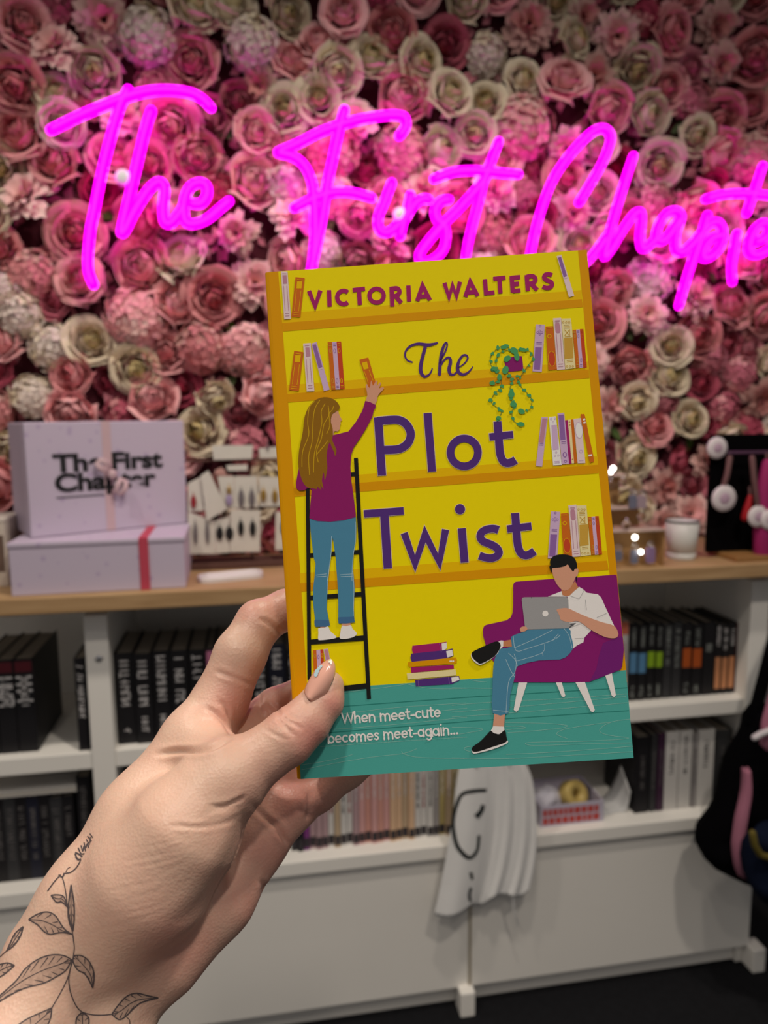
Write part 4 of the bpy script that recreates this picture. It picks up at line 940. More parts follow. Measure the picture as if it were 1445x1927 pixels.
mx.inputs['A'].default_value = (0.60, 0.40, 0.305, 1); mx.inputs['B'].default_value = (0.56, 0.235, 0.19, 1)
nt.links.new(ad2.outputs[0], mx.inputs['Factor']); nt.links.new(mx.outputs['Result'], bs.inputs['Base Color'])
n2 = nt.nodes.new('ShaderNodeTexVoronoi'); n2.inputs['Scale'].default_value = 900
nt.links.new(tc.outputs['Object'], n2.inputs['Vector'])
n3 = nt.nodes.new('ShaderNodeTexNoise'); n3.inputs['Scale'].default_value = 350; n3.inputs['Detail'].default_value = 6
nt.links.new(tc.outputs['Object'], n3.inputs['Vector'])
adb = nt.nodes.new('ShaderNodeMath'); adb.operation = 'ADD'
nt.links.new(n2.outputs['Distance'], adb.inputs[0]); nt.links.new(n3.outputs['Fac'], adb.inputs[1])
bp = nt.nodes.new('ShaderNodeBump'); bp.inputs['Strength'].default_value = 0.16; bp.inputs['Distance'].default_value = 0.0006
nt.links.new(adb.outputs[0], bp.inputs['Height']); nt.links.new(bp.outputs['Normal'], bs.inputs['Normal'])
me.materials.append(M_skin)
hand = bpy.data.objects.new('person', me); COL.objects.link(hand)
tag(hand, 'bare left hand and tattooed wrist gripping the yellow paperback', 'person')
bvh = BVHTree.FromPolygons([v.co for v in me.vertices], [tuple(p.vertices) for p in me.polygons])

# thumbnail: cambered almond plate lying on the thumb
NL = [(571.6,1303),(574.5,1292),(580,1281),(586.5,1270),(592,1262),(598,1255),(604.5,1249),(610.6,1244),(615.5,1241.3),(621.5,1239.2)]
NR = [(593,1320.5),(602,1316),(610,1310),(617,1300.5),(624,1288),(629,1275),(631.3,1263),(630.6,1251),(627.3,1243.8),(622.5,1239.4)]
NB = [(571.6,1303),(575,1310),(583,1316.5),(593,1320.5)]
NLc = catmull(NL, 3); NRc = catmull(NR, 3)
nn_ = len(NLc) - 1
def nail_pt(u, v, lift=0.0):
    f = v * nn_; i = min(int(f), nn_ - 1); t = f - i
    l = Vector(NLc[i]).lerp(Vector(NLc[i + 1]), t); r_ = Vector(NRc[i]).lerp(Vector(NRc[i + 1]), t)
    c = l.lerp(r_, u)
    b0 = 4.2 * math.sin(math.pi * u) * (1 - v) ** 3                 # rounded root
    c += Vector((-0.55, 0.83)) * b0
    uu = u * 2 - 1
    d = 0.2734 + 0.0062 * v + 0.0034 * uu * uu * (1 - 0.35 * v) - 0.0012 * uu - 0.0014 * math.sin(math.pi * v) - lift
    return at(c.x, c.y, d)
q = MB(); q.grid(lambda u, v: nail_pt(u, v), 16, 22)
o = q.build('fingernail', mat('nude_polish', (0.76, 0.40, 0.31, 1), 0.12, 0.5, 0.03, 60, coat=1.0), hand, fix=False)
sd = o.modifiers.new('solid', 'SOLIDIFY'); sd.thickness = 0.0006; sd.offset = -1
tag(o, 'glossy nude almond thumbnail with painted flowers at the tip')
def nail_dot(u, v, r, m, name='nail_flower'):
    q = MB(); c = nail_pt(u, v, 0.0005)
    P = [nail_pt(min(1, max(0, u + r * math.cos(t) )), min(1, max(0, v + r * 0.6 * math.sin(t))), 0.0005) for t in [6.2832 * i / 10 for i in range(10)]]
    q.add([c] + P, [(0, i + 1, (i + 1) % 10 + 1) for i in range(10)], True); q.build(name, m, o, fix=False)
M_nb = mat('nail_blue', (0.42, 0.58, 0.66, 1), 0.2, coat=1.0); M_nw = mat('nail_white', (0.85, 0.82, 0.78, 1), 0.2, coat=1.0); M_ny = mat('nail_yellow', (0.8, 0.62, 0.06, 1), 0.2, coat=1.0)
for u, v, r, m in ((0.1, 0.47, 0.1, M_nb), (0.14, 0.41, 0.09, M_nb), (0.09, 0.54, 0.08, M_nb), (0.09, 0.6, 0.08, M_nb), (0.55, 0.9, 0.2, M_nw), (0.4, 0.85, 0.12, M_nw), (0.6, 0.82, 0.12, M_nw), (0.3, 0.92, 0.14, M_nw), (0.38, 0.9, 0.1, M_ny), (0.5, 0.95, 0.12, M_ny)):
    nail_dot(u, v, r, m)

# tattoos: ink drawn on the skin, following the wrist
M_ink = mat('tattoo_ink', (0.075, 0.058, 0.06, 1), 0.55, 0.3, 0.2, 200)
M_shade = mat('tattoo_shading', (0.40, 0.265, 0.205, 1), 0.55, 0.3, 0.35, 900)
T1 = (0, 1540, 0.2214)
def on_skin(px, py, lift):
    r = ray(px, py).normalized(); h = bvh.ray_cast(CAM, r)
    if h[0] is None: return None
    return h[0] + h[1] * lift
def skin_stroke(mb, pts, w0, w1=None, lift=0.00012):
    P = [Vector(p) for p in catmull(pts, 6)]; n = len(P); rows = []
    for i, p in enumerate(P):
        d = (P[min(i + 1, n - 1)] - P[max(i - 1, 0)]).normalized(); nn = Vector((-d.y, d.x)); t = i / (n - 1)
        w = w0 if w1 is None else (w0 * (1 - t) + w1 * t)
        a_, b_ = on_skin(*(p + nn * w / 2), lift), on_skin(*(p - nn * w / 2), lift)
        rows.append(None if a_ is None or b_ is None or (a_ - b_).length > 0.002 else (a_, b_))
    for r0, r1 in zip(rows[:-1], rows[1:]):
        if r0 and r1 and (r0[0] - r1[0]).length < 0.006: mb.add([r0[0], r0[1], r1[1], r1[0]], [(0, 1, 2, 3)], True)
def skin_fill(mb, left, right, lift=0.00008, n=14, m=6):
    Lc, Rc = catmull(left, 4), catmull(right, 4)
    def smp(C, t):
        f = t * (len(C) - 1); i = min(int(f), len(C) - 2); return Vector(C[i]).lerp(Vector(C[i + 1]), f - i)
    g = [[on_skin(*smp(Lc, j / n).lerp(smp(Rc, j / n), i / m), lift) for i in range(m + 1)] for j in range(n + 1)]
    for j in range(n):
        for i in range(m):
            c = [g[j][i], g[j][i + 1], g[j + 1][i + 1], g[j + 1][i]]
            if all(x is not None for x in c) and max((c[0] - c[2]).length, (c[1] - c[3]).length) < 0.008: mb.add(c, [(0, 1, 2, 3)], True)
def leaf_tattoo(top, bot, hatch=6):
    q = MB(); q.m = 1; skin_fill(q, F(T1, top), F(T1, bot)); q.m = 0
    skin_stroke(q, F(T1, top), 2.6); skin_stroke(q, F(T1, bot), 2.6)
    A0, B0 = catmull(F(T1, top), 6), catmull(F(T1, bot), 6)
    mid = [tuple((Vector(A0[int(t * (len(A0) - 1))]) * 0.5 + Vector(B0[int(t * (len(B0) - 1))]) * 0.5)) for t in (0, 0.25, 0.5, 0.75, 1)]
    skin_stroke(q, mid, 1.6, lift=0.00016)
    for i in range(hatch):
        t = (i + 0.6) / (hatch + 0.3); a_ = Vector(A0[int(t * (len(A0) - 1))]); b_ = Vector(B0[int(t * (len(B0) - 1))]); t2 = min(1, t + 0.18)
        c_ = (Vector(A0[int(t2 * (len(A0) - 1))]) + Vector(B0[int(t2 * (len(B0) - 1))])) / 2
        skin_stroke(q, [tuple(a_.lerp(c_, 0.12)), tuple(a_.lerp(c_, 0.7))], 2.2, 0.5, lift=0.00016); skin_stroke(q, [tuple(b_.lerp(c_, 0.12)), tuple(b_.lerp(c_, 0.6))], 2.4, 0.5, lift=0.00016)
    q.build('tattoo_leaf', [M_ink, M_shade], hand, fix=False)
leaf_tattoo([(615,985),(560,950),(520,900),(470,825),(400,795),(320,815),(245,860)], [(615,985),(540,970),(480,975),(430,985),(380,965),(320,905),(245,860)])
leaf_tattoo([(620,960),(590,880),(580,790),(590,680),(606,565)], [(620,960),(632,860),(632,740),(622,660),(606,565)], 5)
leaf_tattoo([(575,755),(560,700),(535,660),(480,650),(435,655)], [(575,755),(550,730),(520,710),(480,712),(435,655)], 3)
leaf_tattoo([(610,1200),(540,1165),(440,1160),(330,1195),(220,1275),(130,1390),(-40,1540)], [(610,1200),(560,1290),(470,1350),(370,1400),(220,1440),(110,1490),(-40,1580)], 9)
leaf_tattoo([(630,1165),(690,1165),(750,1205),(790,1280),(800,1350),(788,1440)], [(630,1165),(622,1215),(660,1285),(720,1320),(760,1380),(788,1440)], 5)
leaf_tattoo([(950,1665),(1010,1580),(1080,1510),(1160,1485),(1250,1505),(1345,1525)], [(950,1665),(1010,1710),(1070,1680),(1140,1610),(1210,1560),(1345,1525)], 7)
leaf_tattoo([(440,1610),(350,1650),(240,1700),(150,1760),(100,1800)], [(440,1610),(430,1690),(400,1760),(330,1850),(300,1900)], 5)
leaf_tattoo([(690,1650),(650,1700),(645,1780),(650,1850)], [(690,1650),(750,1690),(752,1780),(745,1850)], 4)
leaf_tattoo([(200,920),(130,980),(90,1060),(60,1125)], [(200,920),(175,1000),(120,1080),(60,1125)], 4)
leaf_tattoo([(125,1250),(70,1230),(10,1240),(-40,1260)], [(125,1250),(80,1290),(30,1330),(-40,1370)], 4)
q = MB()
for p, w in (([(530,500),(550,570),(565,660),(575,750),(595,860),(615,960),(628,1050),(632,1110),(620,1200)], 2.0), ([(620,1200),(595,1290),(585,1380),(600,1480),(640,1580),(690,1640),(780,1668),(870,1672),(950,1665)], 2.2),
             ([(600,1270),(570,1370),(510,1490),(440,1610)], 2.0), ([(60,1125),(20,1160),(-30,1210)], 1.6), ([(520,480),(480,520),(440,570),(405,620)], 2.2), ([(1075,1690),(1100,1720),(1102,1800)], 1.6)):
    skin_stroke(q, F(T1, p), w)
q.build('tattoo_stem', M_ink, hand, fix=False)
q = MB()
for p, w in (([(540,470),(600,460),(650,420),(685,360),(675,350),(640,330)], 2.2), ([(560,460),(575,430),(600,415)], 1.4), ([(640,300),(660,350),(690,345)], 3), ([(640,290),(680,310),(700,330)], 3.2), ([(665,250),(690,300),(720,300)], 2.6), ([(690,230),(705,280),(715,240),(730,280)], 2.2),
             ([(715,205),(730,250),(745,215),(755,250)], 2.2), ([(735,180),(765,225)], 2.2), ([(745,150),(780,195)], 2.2), ([(765,130),(790,165)], 2.2), ([(770,160),(765,210)], 1.8), ([(500,480),(530,500),(545,475)], 3)):
    skin_stroke(q, F(T1, p), w)
q.build('tattoo_band', M_ink, hand, fix=False)

# ---------------------------------------------------------------- books in the bookcase
M_pages = mat('book_pages', (0.34, 0.30, 0.25, 1), 0.9, 0.1, 0.1, 300)
M_lett = mat('spine_foil', (0.72, 0.69, 0.69, 1), 0.5)
def cv(name, c): return mat('cover_' + name, c, 0.45, 0.35, 0.06, 60)
C_blk = cv('black', (0.012, 0.011, 0.013, 1)); C_nvy = cv('ink_blue', (0.014, 0.015, 0.028, 1)); C_plm = cv('plum', (0.05, 0.018, 0.045, 1)); C_chr = cv('charcoal', (0.035, 0.035, 0.038, 1))
C_oxb = cv('oxblood', (0.10, 0.012, 0.02, 1)); C_wht = cv('white', (0.62, 0.60, 0.58, 1)); C_pnk = cv('pink', (0.62, 0.34, 0.33, 1)); C_mau = cv('mauve', (0.42, 0.28, 0.30, 1)); C_sal = cv('salmon', (0.60, 0.30, 0.25, 1))
C_pea = cv('peach', (0.66, 0.44, 0.28, 1)); C_tan = cv('tan', (0.48, 0.36, 0.24, 1)); C_oli = cv('olive_yellow', (0.42, 0.34, 0.14, 1)); C_vio = cv('violet', (0.20, 0.04, 0.20, 1)); C_gry = cv('grey', (0.30, 0.28, 0.28, 1)); C_cor = cv('coral', (0.62, 0.16, 0.09, 1))
L_blu = mat('label_blue', (0.12, 0.30, 0.52, 1)); L_grn = mat('label_green', (0.30, 0.50, 0.02, 1)); L_org = mat('label_orange', (0.52, 0.10, 0.015, 1)); L_amb = mat('label_apricot', (0.60, 0.26, 0.12, 1)); L_sil = mat('label_silver', (0.30, 0.32, 0.30, 1)); L_drk = mat('label_dark', (0.03, 0.025, 0.03, 1)); L_red = mat('label_red', (0.35, 0.02, 0.03, 1)); L_pnk = mat('label_pink', (0.6, 0.2, 0.35, 1))
def marks(mb, x0, x1, z0, z1, y, rd, vertical=True, n=None):
    """letter-like strokes set along a spine: each letter is a stem and two short arms, turned sideways"""
    n = n or max(3, int((z1 - z0) / ((x1 - x0) * 0.75)))
    w = (x1 - x0); s = (z1 - z0) / n; t = max(0.0012, w * 0.16)
    for i in range(n):
        if rd.random() < 0.12: continue
        c = z1 - s * (i + 0.5); h = s * 0.36
        segs = [((x0, c - h), (x1, c - h + 0)), ((x0, c + h), (x1, c + h))] if rd.random() < 0.55 else [((x0, c), (x1, c))]
        if rd.random() < 0.6: segs.append(((x0 + rd.choice((0, w / 2, w)) * 0.96, c - h), (x0 + rd.choice((0, w / 2, w)) * 0.96, c + h)))
        for (a_, b_), (c_, d_) in segs:
            dx, dz = c_ - a_, d_ - b_; L = math.hypot(dx, dz) or 1; nx, nz = -dz / L * t / 2, dx / L * t / 2
            mb.add([(a_ + nx, y, b_ + nz), (c_ + nx, y, d_ + nz), (c_ - nx, y, d_ - nz), (a_ - nx, y, b_ - nz)], [(0, 1, 2, 3)])
def shelf_book(x, t, h, dp, z, y, cm, label, group=None, let=None, blocks=(), seed=0, lean=0.0, lm=None):
    """x = left side of the spine; spine faces the room"""
    rd = random.Random(seed)
    bk_ = thing('book', (x, y, z), label, 'book', 0, group); bk_.rotation_euler = (0, lean, 0)
    e = 0.0018 if t > 0.012 else 0.0008
    q = MB(); q.box((e * 0.3, 0, 0), (t - e * 0.3, e, h)); q.box((0.0, e, 0), (e, dp, h)); q.box((t - e, e, 0), (t, dp, h)); q.build('cover', cm, bk_)
    q = MB(); q.box((e, e, 0.002), (t - e, dp - 0.004, h - 0.003)); q.build('page_block', M_pages, bk_)
    if let:
        for (u0, u1, wf, m) in let:
            q = MB(); marks(q, t * (0.5 - wf / 2), t * (0.5 + wf / 2), h * u0, h * u1, -0.0004, rd); q.build('spine_lettering', m, bk_, fix=False)
    for (u0, u1, m) in blocks:
        q = MB(); q.box((t * 0.06, -0.0003, h * u0), (t * 0.94, 0.0003, h * u1)); q.build('spine_label', m, bk_)
    return bk_
def row(pxs, ytop, ybot_z, y, cms, labels, dp=0.14, **kw):
    pass
YS = YF + 0.03
def px_x(px, py, y=YS): return WY(px, py, y).x
def px_h(px, py, z, y=YS): return WY(px, py, y).z - z
# upper shelf, left bay
for k, (a_, b_, hp) in enumerate(((-42, -6, 1243), (-5, 29, 1240), (30, 66, 1238))):
    lab = ('thick black hardback cut by the left frame edge, upper shelf', 'thick black book with dark red top band, second from bare shelf board', 'thick black book with dark red top band beside the bare shelf board')[k]
    shelf_book(px_x(a_, 1320), px_x(b_, 1320) - px_x(a_, 1320), px_h(b_, hp, SH1), 0.19, SH1, YS, C_blk, lab, 'thick black hardbacks at the upper left', [(0.50, 0.82, 0.38, M_lett), (0.50, 0.82, 0.82, M_lett)], [(0.86, 0.97, C_oxb)], seed=k + 1)
x_ = px_x(143, 1320, YF + 0.015)
shelf_book(x_, 0.021, px_h(150, 1238, SH1, YF + 0.015), 0.13, SH1, YF + 0.015, C_blk, 'slim black book standing alone against the left of the divider', None, [(0.35, 0.93, 0.5, M_lett)], seed=8)
# upper shelf, middle bay: a run of black spines
x_ = divx[0][1] + 0.004; k = 0; stop = divx[1][0] - 0.03
while x_ < stop - 0.04:
    t = 0.0335 if k != 5 else 0.016
    cm = C_blk if k not in (7, 9, 12) else (C_chr if k != 9 else C_nvy)
    if k == 5: lab = 'slim black book with a pink strip on its spine, by the index finger'
    else: lab = '%s black book right of the white divider, upper shelf' % ORD[k]
    shelf_book(x_, t, px_h(230, 1229, SH1) - 0.002 * (k % 3 == 1) - (0.012 if k > 9 else 0), 0.16, SH1, YS - 0.004 * (k % 2), cm, lab, 'black books on the upper middle shelf',
               [(0.42, 0.95, 0.5, M_lett), (0.12, 0.3, 0.35, M_lett)] if k != 5 else [(0.3, 0.55, 0.4, M_lett)], [] if k != 5 else [(0.66, 0.97, L_pnk)], seed=20 + k)
    x_ += t + 0.0015; k += 1
# upper shelf, right bay
UR = [(1168, 1186, C_wht, 'white spined book touching the right edge of the yellow paperback', [(0.3, 0.75, 0.4, L_red)], [(0.84, 1.0, C_cor)]),
      (1188, 1204, C_blk, 'first black book with a blue label, upper right shelf', None, [(0.36, 0.62, L_blu)]), (1205, 1221, C_blk, 'second black book with a blue label, next to green labels', None, [(0.36, 0.62, L_blu)]),
      (1222, 1237, C_blk, 'black book with a green label beside the blue labels', None, [(0.42, 0.62, L_grn)]), (1238, 1252, C_blk, 'black book with a green label beside grey lettering', None, [(0.42, 0.62, L_grn)]),
      (1253, 1269, C_chr, 'charcoal book with silver lettering right of the green labels', [(0.4, 0.95, 0.5, L_sil)], []), (1270, 1287, C_chr, 'charcoal book with silver lettering left of the orange labels', [(0.4, 0.95, 0.5, L_sil)], []),
      (1288, 1306, C_blk, 'left one of two black books with orange-red labels', None, [(0.4, 0.66, L_org)]), (1307, 1326, C_blk, 'right one of two black books with orange-red labels', None, [(0.4, 0.66, L_org)]),
      (1327, 1349, C_blk, 'plain black book between orange-red and apricot labels', [(0.6, 0.7, 0.5, L_sil)], []), (1350, 1362, C_blk, 'first black book with apricot lettering block, upper right shelf', None, [(0.08, 0.52, L_amb)]),
      (1363, 1375, C_blk, 'second black book with apricot lettering block, upper right shelf', None, [(0.08, 0.52, L_amb)]), (1376, 1388, C_blk, 'third black book with apricot lettering block, upper right shelf', None, [(0.08, 0.52, L_amb)]),
      (1390, 1404, C_oxb, 'dark red book at the end of the upper right shelf', [(0.5, 0.9, 0.4, M_lett)], [])]
for k, (a_, b_, cm, lab, let, blk) in enumerate(UR):
    if let is None: let = [(0.7, 0.95, 0.45, L_sil if k < 10 else M_lett), (0.05, 0.2, 0.4, L_sil)] if k < 10 else [(0.62, 0.95, 0.6, M_lett)]
    shelf_book(px_x(a_, 1250), px_x(b_, 1250) - px_x(a_, 1250) - 0.0012, px_h(b_, 1172 + (k % 3) * 2, SH1), 0.14, SH1, YS + 0.01, cm, lab, 'books on the upper right shelf', let, blk, seed=60 + k)
# lower shelf, left bay
for k in range(8):
    a_ = -34 + 22 * k
    shelf_book(px_x(a_, 1580), 0.0225, px_h(a_, 1502 - 3 * (k % 2), LT), 0.15, LT, YS, (C_nvy, C_blk, C_chr, C_blk)[k % 4],
               '%s dark book from the left frame edge, lower shelf' % ORD[k], 'dark books on the lower left shelf', [(0.25, 0.88, 0.45, mat('dull_foil', (0.14, 0.13, 0.13, 1), 0.6))], seed=90 + k)
x_ = px_x(148, 1560)
shelf_book(x_, 0.026, px_h(150, 1462, LT), 0.15, LT, YS, C_blk, 'taller black book left of the divider, lower shelf', None, [(0.3, 0.9, 0.4, mat('dull_foil', (0, 0, 0, 1)))], seed=99)
# a pale pad lying flat on those books
zt = WY(60, 1499, YS).z + 0.003
q = MB(); q.box((0, 0, 0), (0.17, 0.12, 0.009)); o = q.build('pages', mat('pale_paper', (0.6, 0.56, 0.5, 1), 0.9)); o.name = 'flat_book'
o.location = (px_x(-30, 1497), YS - 0.002, zt + 0.002); tag(o, 'pale flat pad lying across the dark books, lower left', 'book')
qb = MB(); qb.box((-0.001, -0.001, -0.0012), (0.171, 0.121, 0)); qb.box((-0.001, -0.001, 0.009), (0.171, 0.121, 0.0102)); qb.build('cover', C_wht, o)
# lower shelf, middle bay: dark books behind the wrist, then thin pastel spines
x_ = divx[0][1] + 0.004
for k in range(11):
    shelf_book(x_, 0.025, 0.195 - 0.006 * (k % 2), 0.15, LT, YS, (C_blk, C_nvy, C_chr)[k % 3], '%s dark book right of the divider, lower shelf behind the wrist' % ORD[k], 'dark books on the lower middle shelf', [(0.3, 0.85, 0.45, MATS['dull_foil'])], seed=120 + k)
    x_ += 0.0265
PAL = [C_blk, C_blk, C_vio, C_mau, C_mau, C_mau, C_wht, C_tan, C_wht, C_wht, C_mau, C_pnk, C_sal, C_pnk, C_sal, C_pnk, C_pea, C_pea, C_tan, C_pea, C_wht, C_wht, C_wht, C_gry, C_oli, C_tan, C_oli, C_oli]
PNM = {C_blk: 'black', C_vio: 'violet', C_mau: 'mauve', C_wht: 'white', C_tan: 'tan', C_pnk: 'pink', C_sal: 'salmon', C_pea: 'peach', C_gry: 'grey', C_oli: 'olive yellow'}
px0 = 548.0
for k, cm in enumerate(PAL):
    w = 11.6; xa = px_x(px0, 1550); xb = px_x(px0 + w, 1550)
    shelf_book(xa, xb - xa - 0.0008, px_h(px0, 1415 + (k * 7) % 9, LT), 0.13, LT, YS - 0.003 * ((k * 5) % 3), cm, '%s thin %s spine in the pastel row right of the hand' % (ORD[k], PNM[cm]), 'thin paperbacks in the pastel row',
               [(0.35, 0.8, 0.35, L_drk if k % 3 else L_red)] if cm is C_wht else [(0.5, 0.9, 0.25, M_lett)], [(0.03, 0.13, L_drk)], seed=150 + k)
    px0 += w
# lower shelf, right bay
for k, (a_, b_, cm, lab, tt) in enumerate(((1196, 1222, C_blk, 'black book right of the white curved mailer, lower shelf', 1385), (1224, 1236, C_chr, 'slim charcoal book beside the plum book, lower right', 1382), (1237, 1250, C_plm, 'slim plum book beside white spines, lower right', 1380),
        (1251, 1276, C_wht, 'white book with dark spine title, first of three', 1376), (1277, 1301, C_wht, 'white book with dark spine title, second of three', 1374), (1303, 1311, C_gry, 'thin grey book between the white spines, lower right', 1380),
        (1312, 1342, C_wht, 'white book with dark spine title, third of three', 1372), (1344, 1372, C_chr, 'charcoal book half behind the hanging black bag', 1372))):
    shelf_book(px_x(a_, 1460), px_x(b_, 1460) - px_x(a_, 1460) - 0.001, px_h(b_, tt, LT), 0.15, LT, YS, cm, lab, 'books on the lower right shelf', [(0.45, 0.93, 0.3, L_drk)] if cm is C_wht else [(0.3, 0.8, 0.3, MATS['dull_foil'])], seed=200 + k)

# carton of bits and a curved white mailer in the lower right bay
M_cart = mat('lilac_carton', (0.50, 0.46, 0.56, 1), 0.6); M_rlet = mat('carton_red', (0.50, 0.06, 0.05, 1), 0.6)
xa, xb = px_x(1012, 1530), px_x(1130, 1530); hz = px_h(1080, 1505, LT)
cr = thing('carton', (xa, YS - 0.015, LT), 'small lilac carton with red lettering right of the tote', 'box')
q = MB(); w = xb - xa
q.box((0, 0, 0), (w, 0.003, hz)); q.box((0, 0.12, 0), (w, 0.123, hz)); q.box((0, 0.003, 0), (0.003, 0.12, hz)); q.box((w - 0.003, 0.003, 0), (w, 0.12, hz)); q.box((0.003, 0.003, 0), (w - 0.003, 0.12, 0.003)); q.build('tray', M_cart, cr, 0.0008)
for r_, (z0, z1) in enumerate(((0.52, 0.82), (0.12, 0.42))):
    q = MB(); xx = 0.006; rd = random.Random(4 + r_)
    while xx < w - 0.02:
        ww = rd.uniform(0.008, 0.014); q.box((xx, -0.0005, hz * z0), (xx + ww, 0.0002, hz * z1)); xx += ww + 0.003
    q.build('red_lettering', M_rlet, cr)
q = MB(); c = (w * 0.55, 0.05, hz + 0.016)
q.lathe([(0.012, -0.016), (0.03, -0.016), (0.032, -0.013), (0.032, 0.013), (0.03, 0.016), (0.012, 0.016), (0.012, -0.016)], n=28, caps=False)
o = q.build('tape_roll', mat('tape_amber', (0.52, 0.38, 0.12, 1), 0.35)); o.location = (xa + w * 0.66, YS + 0.035, LT + 0.042); o.rotation_euler = (R(62), 0, R(20)); tag(o, 'amber tape roll inside the lilac carton', 'tape')
q = MB(); rd = random.Random(3)
def crump(u, v): 
    a_ = u * 6.283; ph = v * 3.1416; r_ = 0.03 * (1 + 0.16 * math.sin(5 * a_ + 9 * v) + 0.1 * math.cos(11 * v + 3 * a_))
    return (r_ * math.sin(ph) * math.cos(a_) * 1.2, r_ * math.sin(ph) * math.sin(a_), r_ * math.cos(ph) * 0.8)
q.grid(crump, 20, 12); o = q.build('tissue_ball', mat('tissue_white', (0.62, 0.60, 0.68, 1), 0.9)); o.location = (xa + w * 0.27, YS + 0.05, LT + 0.032); tag(o, 'crumpled white tissue inside the lilac carton', 'tissue')
# mailer: bent white sheet leaning in the bay
pm0 = [(1120, 1575), (1150, 1560), (1178, 1525), (1186, 1490)]; pm1 = [(1085, 1540), (1115, 1520), (1145, 1490), (1168, 1440)]
A1, B1 = catmull(pm0, 6), catmull(pm1, 6)
q = MB()
def mail(u, v):
    i = min(int(u * (len(A1) - 1)), len(A1) - 2); t = u * (len(A1) - 1) - i
    a_ = Vector(A1[i]).lerp(Vector(A1[i + 1]), t); b_ = Vector(B1[i]).lerp(Vector(B1[i + 1]), t); c_ = a_.lerp(b_, v)
    p = WY(c_.x, c_.y, YS - 0.005 + 0.07 * v + 0.015 * math.sin(3 * u)); return (p.x, p.y, max(p.z, LT + 0.002))
q.grid(mail, 16, 6); o = q.build('mailer', mat('mailer_white', (0.60, 0.60, 0.60, 1), 0.35), None, solid=0.0015); tag(o, 'curved glossy white mailer leaning beside the lilac carton', 'mailer')

# white tote hanging from the shelf edge
M_can = mat('white_canvas', (0.84, 0.83, 0.82, 1), 0.85, 0.15, 0.04, 30, 0.15, 900); M_prt = mat('tote_print', (0.02, 0.025, 0.025, 1), 0.7)
YT = YF - 0.035
TLf = [(866, 1428), (858, 1480), (848, 1560), (832, 1650), (817, 1716)]; TRt = [(985, 1428), (1003, 1475), (1010, 1560), (1006, 1630), (996, 1682)]
TLc, TRc = catmull(TLf, 6), catmull(TRt, 6)
to0 = WY(920, 1440, YT)
tote = thing('tote_bag', to0, 'white canvas tote with black line print hung on the shelf', 'bag')
def tote_pt(u, v, off=0.0):
    f = v * (len(TLc) - 1); i = min(int(f), len(TLc) - 2); t = f - i
    a_ = Vector(TLc[i]).lerp(Vector(TLc[i + 1]), t); b_ = Vector(TRc[i]).lerp(Vector(TRc[i + 1]), t)
    c_ = a_.lerp(b_, u)
    c_.y += v ** 4 * (14 * math.sin(min(1, u / 0.4) * 3.14) + 12 * max(0, 0.42 - u) - 6 * u + 6 * math.sin(u * 16) * (u > 0.4))
    fold = -0.016 * math.exp(-((u - 0.2) / 0.17) ** 2) + 0.014 * math.exp(-((u - 0.48) / 0.06) ** 2) + 0.0045 * math.sin(u * 34 + v * 2) * (u > 0.5) + 0.003 * math.sin(u * 60 + 5 * v) * (u > 0.45)
    p = WY(c_.x, c_.y, YT + fold * (0.4 + 0.6 * v) - off)
    return (p.x - to0.x, p.y - to0.y, p.z - to0.z)
q = MB(); q.grid(lambda u, v: tote_pt(u, v), 48, 30); q.build('bag_front', M_can, tote, solid=0.0025)
q = MB(); q.grid(lambda u, v: tuple(Vector(tote_pt(0.04 + 0.92 * u, 0.98 * v)) + Vector((0.004, 0.022, 0.003))), 24, 20); q.build('bag_back', M_can, tote, solid=0.0025)
for u0 in (0.25, 0.75):
    a_ = Vector(tote_pt(u0, 0.02)); top = Vector((a_.x + 0.012, 0.03, SH1 + 0.03 - to0.z)); 
    q = MB(); q.tube([a_ + Vector((0, 0, -0.01)), a_ + Vector((0.002, 0.004, 0.02)), Vector((a_.x + 0.008, 0.02, SH1 + 0.006 - to0.z)), Vector((a_.x + 0.01, 0.075, SH1 + 0.005 - to0.z))], 0.006, 8); q.build('strap', M_can, tote)
def tote_uv(px, py):          # inverse by search on the undisplaced map
    best = None
    for iu in range(0, 61):
        for iv in range(0, 61):
            u, v = iu / 60, iv / 60; f = v * (len(TLc) - 1); i = min(int(f), len(TLc) - 2); t = f - i
            c_ = Vector(TLc[i]).lerp(Vector(TLc[i + 1]), t).lerp(Vector(TRc[i]).lerp(Vector(TRc[i + 1]), t), u); e = (c_.x - px) ** 2 + (c_.y - py) ** 2
            if best is None or e < best[0]: best = (e, u, v)
    return best[1], best[2]
def tote_ink(name, pts, w):
    uv = catmull([tote_uv(*p) for p in pts], 5); q = MB(); P = [Vector(tote_pt(u, v, 0.0024)) for u, v in uv]
    vs = []; 
    for i, p in enumerate(P):
        d = (P[min(i + 1, len(P) - 1)] - P[max(i - 1, 0)]).normalized(); n_ = Vector((-d.z, 0, d.x)); vs += [p + n_ * w / 2, p - n_ * w / 2]
    q.add(vs, [(2 * i, 2 * i + 1, 2 * i + 3, 2 * i + 2) for i in range(len(P) - 1)]); q.build(name, M_prt, tote, fix=False)
tote_ink('printed_circle', [(915, 1487), (895, 1486), (872, 1493), (858, 1515), (853, 1550), (857, 1582), (870, 1604), (885, 1612), (896, 1600), (901, 1570)], 0.0085)
tote_ink('printed_mark', [(908, 1512), (904, 1525), (896, 1535)], 0.013); tote_ink('printed_dots', [(886, 1640), (889, 1655)], 0.008); tote_ink('printed_dots', [(886, 1668), (883, 1682), (884, 1694)], 0.009)
q = MB(); pts = [WY(965, 1680, YT - 0.004), WY(966, 1710, YT), WY(975, 1742, YT + 0.004)]; q.tube([p - to0 for p in pts], 0.0018, 6); q.build('cord', M_can, tote)

